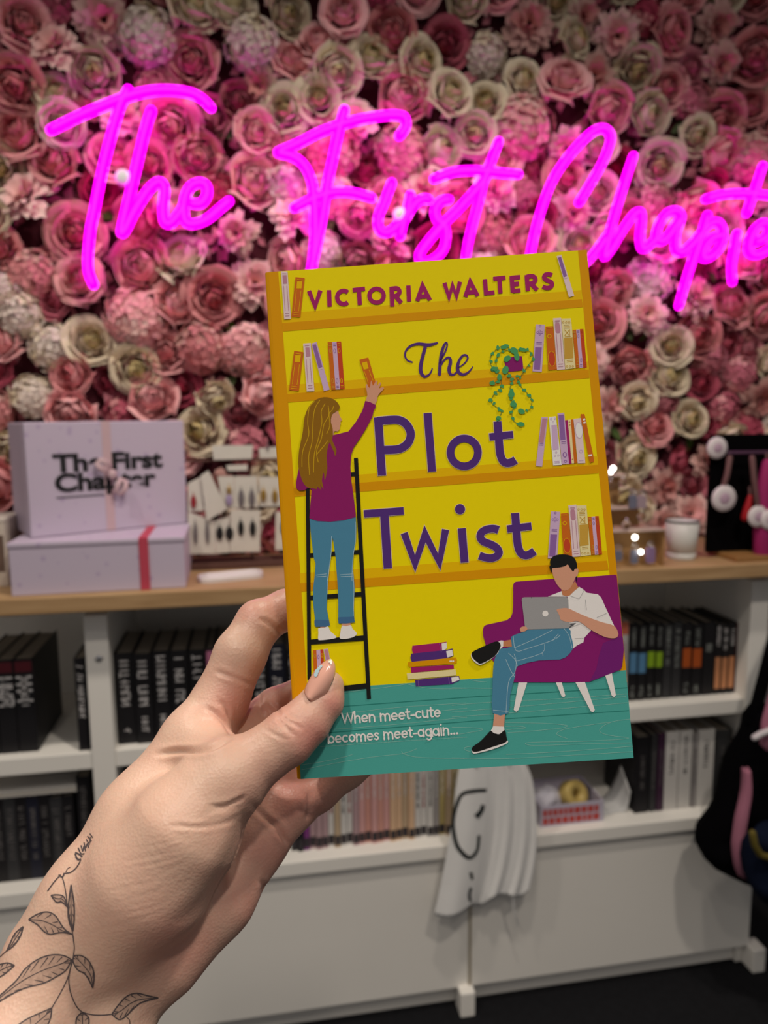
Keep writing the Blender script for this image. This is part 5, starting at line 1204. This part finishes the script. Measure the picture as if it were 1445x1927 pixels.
# ---------------------------------------------------------------- gift boxes on the worktop, left
def speckle_mat(name, base, dot):
    m = bpy.data.materials.new(name); m.use_nodes = True; nt = m.node_tree; b_ = nt.nodes['Principled BSDF']; b_.inputs['Roughness'].default_value = 0.5; b_.inputs['Specular IOR Level'].default_value = 0.3
    tc = nt.nodes.new('ShaderNodeTexCoord'); v = nt.nodes.new('ShaderNodeTexVoronoi'); v.inputs['Scale'].default_value = 42
    nt.links.new(tc.outputs['Object'], v.inputs['Vector']); cr_ = nt.nodes.new('ShaderNodeValToRGB')
    cr_.color_ramp.elements[0].position = 0.14; cr_.color_ramp.elements[0].color = dot; cr_.color_ramp.elements[1].position = 0.24; cr_.color_ramp.elements[1].color = base
    nt.links.new(v.outputs['Distance'], cr_.inputs['Fac']); nt.links.new(cr_.outputs['Color'], b_.inputs['Base Color'])
    return m
M_lil = speckle_mat('lilac_speckled_card', (0.56, 0.48, 0.60, 1), (0.46, 0.37, 0.53, 1)); M_lil2 = mat('lilac_card', (0.50, 0.42, 0.53, 1), 0.55)
M_rib = mat('blush_ribbon', (0.60, 0.42, 0.45, 1), 0.5); M_red = mat('red_grosgrain', (0.52, 0.06, 0.10, 1), 0.6)
M_txt = mat('box_print_black', (0.012, 0.012, 0.014, 1), 0.6)
# lower box, lying flat at the worktop edge
p0 = WZ(22, 1123, WT1); p1 = WZ(350, 1106, WT1)
rz = math.atan2(p1.y - p0.y, p1.x - p0.x); W_ = (p1 - p0).length
hh = (WY(22, 1022, p0.y) - p0).z; p0.y = max(p0.y, 1.40)
bx = thing('gift_box', (p0.x, p0.y, WT1), 'flat speckled lilac gift box with a red ribbon at worktop edge', 'box', rz)
q = MB(); q.box((0, 0, 0), (W_, 0.235, hh * 0.93)); q.build('carton_base', M_lil, bx, 0.002)
q = MB(); q.box((-0.002, -0.002, hh * 0.9), (W_ + 0.002, 0.237, hh)); q.build('lid', M_lil, bx, 0.002)
rx = W_ * 0.735
q = MB(); q.box((rx, -0.0035, 0), (rx + 0.0165, 0.2385, hh + 0.0012)); q.build('ribbon', M_red, bx, 0.0008)
# upper box, standing on its side and turned a little
zt = WT1 + hh + 0.0015
pa = WZ(60, 1012, zt)
RZ2 = R(27)
ub = thing('gift_box', (pa.x, pa.y, zt), 'upright lilac gift box printed The First Chapter, blush ribbon and bow', 'box', RZ2)
dirx = Vector((math.cos(RZ2), math.sin(RZ2), 0))
def on_face(px, py):       # pixel -> (x, z) on the front of the upright box
    n_ = Vector((math.sin(RZ2), -math.cos(RZ2), 0)); r = ray(px, py); t = (pa - CAM).dot(n_) / r.dot(n_); p = CAM + r * t - pa
    return p.dot(dirx), p.z
UW = on_face(349, 900)[0]; UH = on_face(200, 794)[1]; UD = 0.15
q = MB(); q.box((0, 0.012, 0), (UW, UD, UH)); q.build('carton_base', M_lil2, ub, 0.002)
q = MB(); q.box((-0.001, 0, -0.0005), (UW + 0.001, 0.03, UH + 0.001)); q.build('lid', M_lil, ub, 0.002)
xr = on_face(196, 900)[0]
q = MB(); q.box((xr, -0.001, 0), (xr + 0.0165, UD + 0.001, UH + 0.0022)); q.build('ribbon', M_rib, ub)
xb, zb = on_face(200, 893)
for (dx, dz, sc, an) in ((-0.016, 0.018, 0.62, 40), (0.014, -0.024, 0.66, -65)):
    q = MB()
    def loop(u, v, sc=sc):
        a_ = u * 6.283; return (0.026 * sc * math.cos(a_) , -0.006 - 0.011 * (1 + math.sin(a_ * 0.5)) * sc * 0.5 + 0.003 * math.cos(2 * a_), (0.012 * math.sin(a_) + 0.016 * (v - 0.5)) * sc)
    q.grid(loop, 20, 4); o = q.build('bow_loop', M_rib, ub, solid=0.0008); o.location = (xb + dx + 0.008, -0.004, zb + dz); o.rotation_euler = (0, R(an), 0)
q = MB(); q.sphere((xb + 0.008, -0.012, zb), (0.009, 0.008, 0.011)); q.build('bow_knot', M_rib, ub)
def text_mesh(body, name, m, parent, size, off, extr=0.0003):
    cu = bpy.data.curves.new(name, 'FONT'); cu.body = body; cu.size = size; cu.offset = off; cu.extrude = extr; cu.space_character = 0.98
    t_ = bpy.data.objects.new(name, cu); COL.objects.link(t_); bpy.context.view_layer.update()
    me_ = bpy.data.meshes.new_from_object(t_.evaluated_get(bpy.context.evaluated_depsgraph_get())); bpy.data.objects.remove(t_); bpy.data.curves.remove(cu)
    me_.materials.clear(); me_.materials.append(m); me_.name = name
    o_ = bpy.data.objects.new(name, me_); COL.objects.link(o_); o_.parent = parent
    return o_
for body, (l0, l1, ly, th) in (('The First', (100, 306, 888, 34)), ('Chapter', (104, 294, 925, 34))):
    o = text_mesh(body, 'box_lettering', M_txt, ub, 0.05, 0.0017); o.rotation_euler = (R(90), 0, 0)
    xs = [v.co.x for v in o.data.vertices]; wn = max(xs) - min(xs); A_ = on_face(l0, ly); B_ = on_face(l1, ly - 8)
    k_ = (B_[0] - A_[0]) / wn; kz = (on_face(l0, ly - th)[1] - A_[1]) / 0.0365
    o.scale = (k_, kz, 1); o.location = (A_[0] - min(xs) * k_, -0.0012, A_[1])
A_ = on_face(106, 937); B_ = on_face(196, 932)
q = MB(); q.box((A_[0], -0.0008, A_[1] - 0.0012), (B_[0], -0.0002, A_[1] + 0.0012)); q.build('printed_rule', M_txt, ub)
# pale carton cut by the left frame edge
pz = WZ(-2, 1095, WT1 + 0.0)
q = MB(); q.box((-0.11, 0, 0), (0.0, 0.1, 0.125)); o = q.build('sides', mat('cream_carton', (0.60, 0.52, 0.45, 1), 0.6), None, 0.002); o.name = 'carton'
o.location = (WY(14, 1060, 1.50).x, 1.50, WT1); tag(o, 'cream carton cut by the left frame edge', 'box')
q = MB(); q.box((-0.111, -0.001, 0.125), (0.001, 0.101, 0.132)); q.build('lid', mat('cream_lid', (0.66, 0.58, 0.52, 1), 0.6), o, 0.001)
q = MB(); q.box((-0.05, -0.0006, 0.03), (-0.004, 0.0, 0.1)); q.build('label', mat('brown_label', (0.14, 0.09, 0.07, 1), 0.6), o)

# ---------------------------------------------------------------- earring cards on a small rack
YE = 1.585
E1 = (330, 820, 0.1592)
M_crd = mat('card_white', (0.66, 0.62, 0.56, 1), 0.6); M_rk = mat('rack_brown', (0.10, 0.045, 0.035, 1), 0.6)
rk0 = WY(345, 1048, YE + 0.03)
rx0, rx1 = WY(340, 1045, YE + 0.03).x, WY(600, 1045, YE + 0.03).x
rack = thing('display_rack', (rx0, YE + 0.012, WT1), 'low brown tiered rack holding the earring cards', 'rack')
q = MB(); q.box((0, -0.02, 0), (rx1 - rx0, 0.06, 0.012)); q.build('base', M_rk, rack, 0.001)
zt1 = WY(430, 957, YE).z - WT1; zt2 = WY(430, 866, YE).z - WT1
for z_ in (zt1, zt2):
    q = MB(); q.box((0, 0.012, z_ - 0.004), (rx1 - rx0, 0.03, z_)); q.build('tier', M_rk, rack, 0.0005)
for x_ in (0, (rx1 - rx0) / 2, rx1 - rx0 - 0.006):
    q = MB(); q.box((x_, 0.03, 0), (x_ + 0.006, 0.036, zt2 + 0.03)); q.build('upright', M_rk, rack, 0.0005)
ER = {'grey': mat('earring_grey', (0.16, 0.14, 0.15, 1), 0.4), 'red': mat('earring_red', (0.30, 0.02, 0.03, 1), 0.3), 'black': mat('earring_black', (0.015, 0.014, 0.014, 1), 0.3), 'gold': mat('earring_gold', (0.45, 0.27, 0.06, 1), 0.3, metal=0.6), 'lilac': mat('earring_lilac', (0.36, 0.28, 0.44, 1), 0.4)}
def ear_card(quad, ears, label, yo=0.0):
    P = [WY(*F(E1, [p])[0], YE + yo) for p in quad]; c0_ = P[3].copy()
    t_ = thing('earring_card', c0_, label, 'earring card', 0, 'earring cards on the rack')
    q = MB(); q.prism([p - c0_ for p in P], (0, 0.0012, 0)); q.build('card', M_crd, t_)
    for (ex, ey, kx, ky, kind) in ears:
        p = WY(*F(E1, [(ex, ey)])[0], YE + yo) - c0_; s = E1[2] / 1400 * 1.55
        q = MB(); q.tube([(p.x, -0.002, p.z + ky * s + 0.006), (p.x, -0.004, p.z + ky * s)], 0.0008, 6); q.sphere((p.x, -0.004, p.z), (kx * s, 0.002, ky * s), 10, 8); q.build('earring', ER[kind], t_)
ear_card([(430,115),(920,112),(905,272),(450,285)], [], 'blank wide white card on the top tier of the rack', 0.004)
ear_card([(985,150),(1300,120),(1300,255),(1000,265)], [(1090,140,14,30,'grey')], 'white card with one grey stud on the top tier', 0.004)
ear_card([(600,350),(850,340),(850,410),(620,415)], [], 'small narrow white tag under the top tier', 0.002)
ear_card([(150,560),(330,470),(400,880),(150,900)], [(215,780,32,80,'red'),(350,740,22,110,'grey')], 'white card with dark red and grey drops beside the lilac boxes', 0.0)
ear_card([(300,470),(390,410),(610,860),(370,1010)], [(600,650,1,1,'grey')], 'plain white card leaning at a slant in the middle tier', -0.008)
ear_card([(500,480),(690,480),(700,860),(560,862)], [(635,650,26,50,'gold'),(635,760,40,70,'lilac')], 'white card with gold and lilac drop in the middle tier', 0.0)
ear_card([(695,480),(965,478),(985,845),(702,858)], [(780,740,34,110,'grey'),(905,740,34,110,'grey')], 'white card with two grey drop earrings, middle tier', 0.001)
ear_card([(985,485),(1330,490),(1330,830),(1000,835)], [(1040,705,34,78,'gold'),(1175,715,34,78,'gold')], 'white card with two gold earrings next to the yellow paperback', 0.0)
ear_card([(150,900),(470,1010),(470,1395),(140,1400)], [(240,1150,22,130,'grey'),(380,1150,22,130,'grey')], 'white card with long pale drops at the lower left', 0.0)
ear_card([(475,1000),(640,960),(640,1380),(475,1390)], [(525,1150,40,85,'black'),(640,1150,46,85,'black')], 'white card with black triangular earrings, bottom tier', 0.001)
ear_card([(655,880),(1000,880),(1000,1370),(645,1375)], [(775,1090,34,95,'black'),(915,1095,36,95,'black')], 'white card with two round black earrings, bottom tier', -0.001)
ear_card([(1185,900),(1400,900),(1400,1345),(1180,1350)], [(1265,1080,22,80,'black')], 'white card half hidden behind the yellow paperback, bottom tier', 0.0)
# pen-like white dish on the worktop
pd0 = WZ(372, 1098, WT1); pd1 = WZ(494, 1086, WT1); c_ = (pd0 + pd1) / 2; L_ = (pd1 - pd0).length
dish = thing('pen_tray', (c_.x, c_.y + 0.01, WT1), 'slim white rounded dish on the worktop beside the hand', 'tray', math.atan2(pd1.y - pd0.y, pd1.x - pd0.x))
def rrect(w, h, r, n=6):
    out = []
    for cx_, cy_, a0 in ((w / 2 - r, h / 2 - r, 0), (-w / 2 + r, h / 2 - r, 90), (-w / 2 + r, -h / 2 + r, 180), (w / 2 - r, -h / 2 + r, 270)):
        for i in range(n + 1): out.append((cx_ + r * math.cos(R(a0 + 90 * i / n)), cy_ + r * math.sin(R(a0 + 90 * i / n))))
    return out
M_cer = mat('white_ceramic', (0.72, 0.66, 0.66, 1), 0.3, 0.5)
q = MB(); q.prism([(x, y, 0) for x, y in rrect(L_, 0.045, 0.02)], (0, 0, 0.006)); q.build('base', M_cer, dish, 0.001)
o_, i_ = rrect(L_, 0.045, 0.02), rrect(L_ - 0.006, 0.039, 0.018); n_ = len(o_)
q = MB(); q.add([(x, y, 0.006) for x, y in o_] + [(x, y, 0.012) for x, y in o_] + [(x, y, 0.012) for x, y in i_] + [(x, y, 0.006) for x, y in i_], [(k * n_ + i, k * n_ + (i + 1) % n_, (k + 1) * n_ + (i + 1) % n_, (k + 1) * n_ + i) for k in range(3) for i in range(n_)], True); q.build('rim', M_cer, dish)

# ---------------------------------------------------------------- right of the paperback: trinket stand, cup, keyring board
E2 = (1130, 840, 0.1384)
M_kr = mat('kraft_board', (0.42, 0.24, 0.10, 1), 0.7, 0.2, 0.08, 50); M_glass = mat('clear_glass', (0.98, 0.97, 0.95, 1), 0.02, 0.5, 0, transmission=1.0)
YK = WZ(1200, 1068, WT1).y + 0.004
def K(px, py, y=YK): return WY(*F(E2, [(px, py)])[0], y)
kb = K(100, 1620); k1 = K(860, 1620)
st = thing('trinket_stand', (kb.x, YK, WT1), 'kraft card tiered stand of lilac trinkets beside the paperback', 'stand')
wS = k1.x - kb.x
tiers = [(0.0, K(400, 1140).z - WT1, 0.0, wS), (K(400, 1140).z - WT1, K(400, 860).z - WT1, 0.03, wS * 0.78), (K(400, 860).z - WT1, K(300, 420).z - WT1, 0.06, wS * 0.52)]
for (z0, z1, y0, w) in tiers:
    q = MB(); q.box((0, y0 + 0.028, z0), (w, y0 + 0.031, z1)); q.build('back_card', M_kr, st)
    q = MB(); q.box((0, y0 - 0.004, z1 - 0.003), (w, y0 + 0.031, z1)); q.build('tier', mat('kraft_pale', (0.55, 0.42, 0.36, 1), 0.5), st)
q = MB(); q.box((wS * 0.98, 0, 0), (wS, 0.03, tiers[0][1])); q.build('side_card', M_kr, st)
M_tl = mat('trinket_lilac', (0.26, 0.16, 0.30, 1), 0.4); M_tb = mat('trinket_slate', (0.16, 0.16, 0.22, 1), 0.4)
def trinket(px, py, y, w, h, m, label):
    p = K(px, py, y); t_ = thing('keyring', (p.x, y, p.z), label, 'keyring')
    q = MB(); q.prism([(x, 0, z + h / 2) for x, z in rrect(w, h, min(w, h) * 0.3, 3)], (0, 0.005, 0)); q.build('charm', m, t_)
    q = MB(); q.tube([(0.006 * math.cos(a_), 0.002, h + 0.005 + 0.006 * math.sin(a_)) for a_ in [6.2832 * i / 14 for i in range(15)]], 0.0009, 6, caps=False); q.build('ring', M_chrome, t_)
trinket(460, 1600, YK - 0.006, 0.016, 0.03, M_tb, 'slate charm standing at the foot of the kraft stand')
trinket(680, 1590, YK - 0.006, 0.02, 0.034, M_tl, 'purple charm at the right foot of the kraft stand')
trinket(240, 1560, YK - 0.006, 0.018, 0.022, M_tb, 'dark slate charm next to the paperback edge, bottom tier')
trinket(440, 850, YK + 0.02, 0.016, 0.03, M_tb, 'slate charm on the middle tier of the kraft stand')
trinket(560, 850, YK + 0.02, 0.022, 0.028, mat('trinket_mauve', (0.36, 0.26, 0.30, 1), 0.4), 'mauve charm on the middle tier of the kraft stand')
def bauble(px, py, y, r, label):
    p = K(px, py, y); q = MB(); q.sphere((0, 0, 0), r, 20, 14); o = q.build('ball', M_glass); o.name = 'glass_bauble'; o.location = p; tag(o, label, 'bauble', 'clear glass baubles on the kraft stand')
    q = MB(); q.tube([(0, 0, r * 0.95), (0, 0, r * 1.35)], r * 0.3, 10); q.build('cap', M_chrome, o)
def sparkle(px, py, y, r, label):  # self-lit bead added in place of a sparkle on the glass, not a lamp
    p = K(px, py, y); q = MB(); q.sphere((0, 0, 0), r, 14, 10); o = q.build('bead', mat('sparkle_glow', (1.0, 0.93, 0.8, 1), 0.3, emit=9.0)); o.name = 'sparkle_bead'; o.location = p; tag(o, label, 'sparkle bead', 'glowing sparkle beads on the kraft stand')
    q = MB(); q.tube([(0, 0.001, -r * 0.8), (0, 0.004, -r * 2.4)], r * 0.5, 8); q.build('bead_stem', M_chrome, o)
sparkle(170, 300, YK + 0.05, 0.005, 'glowing sparkle bead at the top of the kraft stand'); sparkle(140, 350, YK + 0.05, 0.004, 'lower glowing sparkle bead at the top of the kraft stand')
sparkle(467, 1238, YK - 0.012, 0.005, 'glowing sparkle bead on the front of the kraft stand'); sparkle(548, 1436, YK - 0.012, 0.0045, 'glowing sparkle bead near the foot of the kraft stand')
bauble(300, 500, YK + 0.05, 0.009, 'glass bauble on the top tier'); bauble(560, 960, YK + 0.02, 0.009, 'glass bauble on the middle tier, right'); bauble(350, 1070, YK - 0.004, 0.009, 'glass bauble on the bottom tier'); bauble(140, 520, YK + 0.05, 0.008, 'glass bauble against the paperback edge')
# white cup with a dark rim line
p = WZ(1278, 1056, WT1); y_ = min(p.y + 0.035, 1.66)
yc = p.y + 0.03
cup = thing('cup', (WY(1281, 1050, yc).x, yc, WT1), 'white tapered tin cup right of the kraft stand', 'cup')
hc = WY(1280, 984, yc - 0.03).z - WT1; r1 = 0.036; r0 = 0.029
M_cup = mat('white_enamel', (0.60, 0.585, 0.555, 1), 0.4)
q = MB(); q.lathe([(r0, 0), (r1, hc), (r1 - 0.002, hc), (r0 - 0.002, 0.003), (0.0005, 0.003)], n=32); q.build('body', M_cup, cup)
q = MB(); q.lathe([(r1 + 0.0005, hc - 0.002), (r1 + 0.0015, hc + 0.001), (r1 - 0.001, hc + 0.002), (r1 - 0.002, hc - 0.002)], n=32, caps=False); q.build('rim', mat('dark_rim', (0.03, 0.035, 0.03, 1), 0.4), cup)
q = MB(); q.lathe([(r0 + 0.0006, 0.002), (r0 + 0.0022, 0.014), (r0 + 0.001, 0.014)], n=32, caps=False); q.build('foot_band', M_cup, cup)
q = MB(); q.lathe([(0.001, hc - 0.01), (r1 - 0.004, hc - 0.01)], n=24, caps=False); q.build('contents', mat('dark_beads', (0.05, 0.05, 0.035, 1), 0.6, 0.3, 0.6, 600), cup)
# black felt board for keyrings
YBd = WZ(1335, 1050, WT1).y + 0.003
p0 = WY(1330, 1046, YBd); z1 = WY(1330, 818, YBd).z; xR = 1.36
bd = thing('display_board', (p0.x, YBd, WT1), 'black display board of round charms at right frame edge', 'board')
M_felt = mat('black_felt', (0.003, 0.0025, 0.003, 1), 0.95, 0.02)
bw = 0.32
q = MB(); q.box((0, 0, 0.012), (bw, 0.012, z1 - WT1)); q.build('panel', M_felt, bd, 0.002)
q = MB(); q.box((0.03, -0.06, 0), (bw + 0.02, 0.05, 0.012)); q.build('wooden_foot', mat('foot_wood', (0.30, 0.15, 0.05, 1), 0.5), bd, 0.002)
pr = WY(1400, 852, YBd - 0.03)
q = MB(); q.tube([(0.02, -0.03, pr.z - WT1), (bw, -0.03, pr.z - WT1)], 0.004, 10); q.build('rail', mat('rail_plum', (0.07, 0.03, 0.06, 1), 0.4), bd)
M_bw = mat('charm_white', (0.70, 0.62, 0.64, 1), 0.5); M_bl = mat('charm_lilac', (0.50, 0.34, 0.44, 1), 0.5); M_st = mat('charm_strap', (0.16, 0.075, 0.075, 1), 0.6)
def charm(px, py, rpx, top, label, y=YBd - 0.035, ky=1.0):
    p = WY(px, py, y); r = rpx / 1400 * 1.68
    t_ = thing('charm', p, label, 'charm', 0, 'round white charms on the black board')
    q = MB(); q.lathe([(0.0005, -0.003), (r * 0.95, -0.003), (r, 0), (r * 0.95, 0.003), (r * 0.5, 0.0036), (0.0005, 0.0036)], n=28); o = q.build('disc', M_bw, t_); o.rotation_euler = (R(90), 0, 0)
    q = MB(); q.lathe([(0.0005, 0.0036), (r * 0.42, 0.0042), (r * 0.38, 0.0048), (0.0005, 0.005)], n=24); o = q.build('centre', M_bl, t_); o.rotation_euler = (R(90), 0, 0)
    if top:
        a_ = WY(*top, y) - p; q = MB(); q.tube([(0, 0.003, r * 0.9), (a_.x * 0.6, 0.004, a_.z * 0.6), (a_.x, 0.005, a_.z)], 0.006, 8); q.build('strap', M_st, t_)
charm(1349, 843, 20, None, 'round white charm at the top left of the black board', YBd - 0.012)
charm(1362, 938, 24, (1376, 862), 'round white charm on a brown strap at board centre')
charm(1426, 972, 20, (1418, 862), 'round white charm over the magenta tassel', YBd - 0.05)
charm(1449, 978, 19, None, 'round white charm cut by the right frame edge', YBd - 0.055)
def tassel(pts, w, m, label):
    P = [WY(*c, YBd - 0.038) for c in pts]; o0 = P[-1]; t_ = thing('tassel', o0, label, 'tassel')
    q = MB(); q.tube([p - o0 for p in P], [w * k_ for k_ in (0.6, 0.9, 1.0, 1.05)][:len(P)], 12); q.build('skirt', m, t_)
    q = MB(); q.tube([P[0] - o0, P[0] - o0 + Vector((0, 0.002, 0.02))], 0.0025, 8); q.build('cord', M_st, t_)
tassel([(1443, 872), (1436, 920), (1433, 990), (1434, 1046)], 0.017, mat('tassel_magenta', (0.33, 0.015, 0.12, 1), 0.7), 'long magenta tassel at the right frame edge')
tassel([(1411, 935), (1408, 950), (1405, 962), (1402, 974)], 0.0085, mat('tassel_red', (0.35, 0.005, 0.012, 1), 0.6), 'short red tassel left of the magenta one')

# ---------------------------------------------------------------- hanging bags at the right frame edge
M_bag = mat('black_cloth', (0.0025, 0.0022, 0.003, 1), 0.95, 0.03, 0.1, 30, 0.2, 500); M_ppk = mat('pink_lining', (0.40, 0.15, 0.22, 1), 0.8); M_nav = mat('navy_cloth', (0.006, 0.009, 0.022, 1), 0.9, 0.05); M_yel = mat('mustard_patch', (0.12, 0.09, 0.012, 1), 0.8)
def soft_bag(name, part, outline, y, dep, m, label, cat):
    P = [WY(*c, y) for c in catmull(outline, 3, True)]; zs = min(p.z for p in P); c = sum(P, Vector()) / len(P)
    t_ = thing(name, (c.x, y, zs), label, cat); o0 = Vector((c.x, y, zs))
    q = MB(); n_ = len(P); rings = []
    for (s, off) in ((0.55, -dep * 0.5), (0.86, -dep * 0.42), (1.0, -dep * 0.12), (1.0, dep * 0.2), (0.86, dep * 0.46), (0.55, dep * 0.52)):
        rings.append([c + (p - c) * s + Vector((0, off + 0.01 * math.sin(i * 0.9) * s, 0)) - o0 for i, p in enumerate(P)])
    vs = [v for r in rings for v in r]; fs = [(k * n_ + i, k * n_ + (i + 1) % n_, (k + 1) * n_ + (i + 1) % n_, (k + 1) * n_ + i) for k in range(5) for i in range(n_)]
    vs += [c + Vector((0, -dep * 0.52, 0)) - o0, c + Vector((0, dep * 0.53, 0)) - o0]; a_, b_ = len(vs) - 2, len(vs) - 1
    fs += [(a_, (i + 1) % n_, i) for i in range(n_)] + [(b_, 5 * n_ + i, 5 * n_ + (i + 1) % n_) for i in range(n_)]
    q.add(vs, fs, True); q.build(part, m, t_)
    return t_, o0
bb_, o0 = soft_bag('black_bag', 'body', [(1455, 1330), (1424, 1332), (1404, 1375), (1382, 1440), (1352, 1515), (1325, 1578), (1322, 1604), (1340, 1630), (1378, 1650), (1420, 1660), (1470, 1664), (1520, 1650), (1540, 1560), (1530, 1420), (1500, 1335)], 1.33, 0.10, M_bag, 'black cloth bag with pink lining hanging at right frame edge', 'bag')
q = MB(); q.tube([WY(*c, 1.33) - o0 for c in ((1415, 1360), (1428, 1310), (1440, 1265), (1456, 1200))] + [Vector((1.155, 1.375, 0.985)) - o0, Vector((1.158, 1.40, 1.008)) - o0, Vector((1.158, 1.50, 1.010)) - o0], [0.013, 0.013, 0.013, 0.012, 0.011, 0.009, 0.008], 10); q.build('strap', M_bag, bb_)
q = MB(); pts = catmull([(1408, 1448), (1410, 1490), (1402, 1540), (1395, 1590), (1396, 1630), (1400, 1652)], 4)
wv = [10, 22, 30, 28, 20, 8]
P = [WY(*c, 1.262) - o0 for c in pts]
vs = []; 
for i, p in enumerate(P):
    w = np.interp(i / (len(P) - 1), np.linspace(0, 1, 6), wv) / 1400 * 1.38 / 2
    vs += [p + Vector((-w, 0.012, 0)), p + Vector((0, -0.006, 0)), p + Vector((w, 0.012, 0))]
q.add(vs, [(3 * i + k, 3 * i + k + 1, 3 * i + k + 4, 3 * i + k + 3) for i in range(len(P) - 1) for k in (0, 1)], True); q.build('pink_flap', M_ppk, bb_, solid=0.004)
q = MB(); q.tube([WY(*c, 1.265) - o0 for c in ((1452, 1310), (1442, 1360), (1438, 1400), (1444, 1410))], [0.006, 0.010, 0.009, 0.004], 10); q.build('pink_strap', M_ppk, bb_)
q = MB(); q.tube([WY(*c, 1.25) - o0 for c in ((1420, 1388), (1432, 1381), (1450, 1374))], 0.0065, 10); q.build('cord_end', mat('cord_white', (0.6, 0.56, 0.58, 1), 0.6), bb_)
nb, o1 = soft_bag('navy_bag', 'body', [(1412, 1572), (1405, 1640), (1420, 1680), (1450, 1708), (1500, 1740), (1560, 1740), (1570, 1600), (1500, 1560), (1440, 1555)], 1.235, 0.06, M_nav, 'navy cloth bag with a mustard emblem, lower right corner', 'bag')
q = MB(); q.tube([WY(*c, 1.2) - o1 for c in ((1416, 1568), (1420, 1590), (1430, 1608), (1446, 1614), (1462, 1606))], 0.007, 10); q.build('mustard_emblem', M_yel, nb)
q = MB(); q.tube([WY(1500, 1585, 1.235) - o1, Vector((1.17, 1.30, 0.75)) - o1, Vector((1.178, 1.372, 0.95)) - o1, Vector((1.18, 1.392, 1.006)) - o1, Vector((1.18, 1.48, 1.008)) - o1], 0.007, 8); q.build('strap', M_nav, nb)
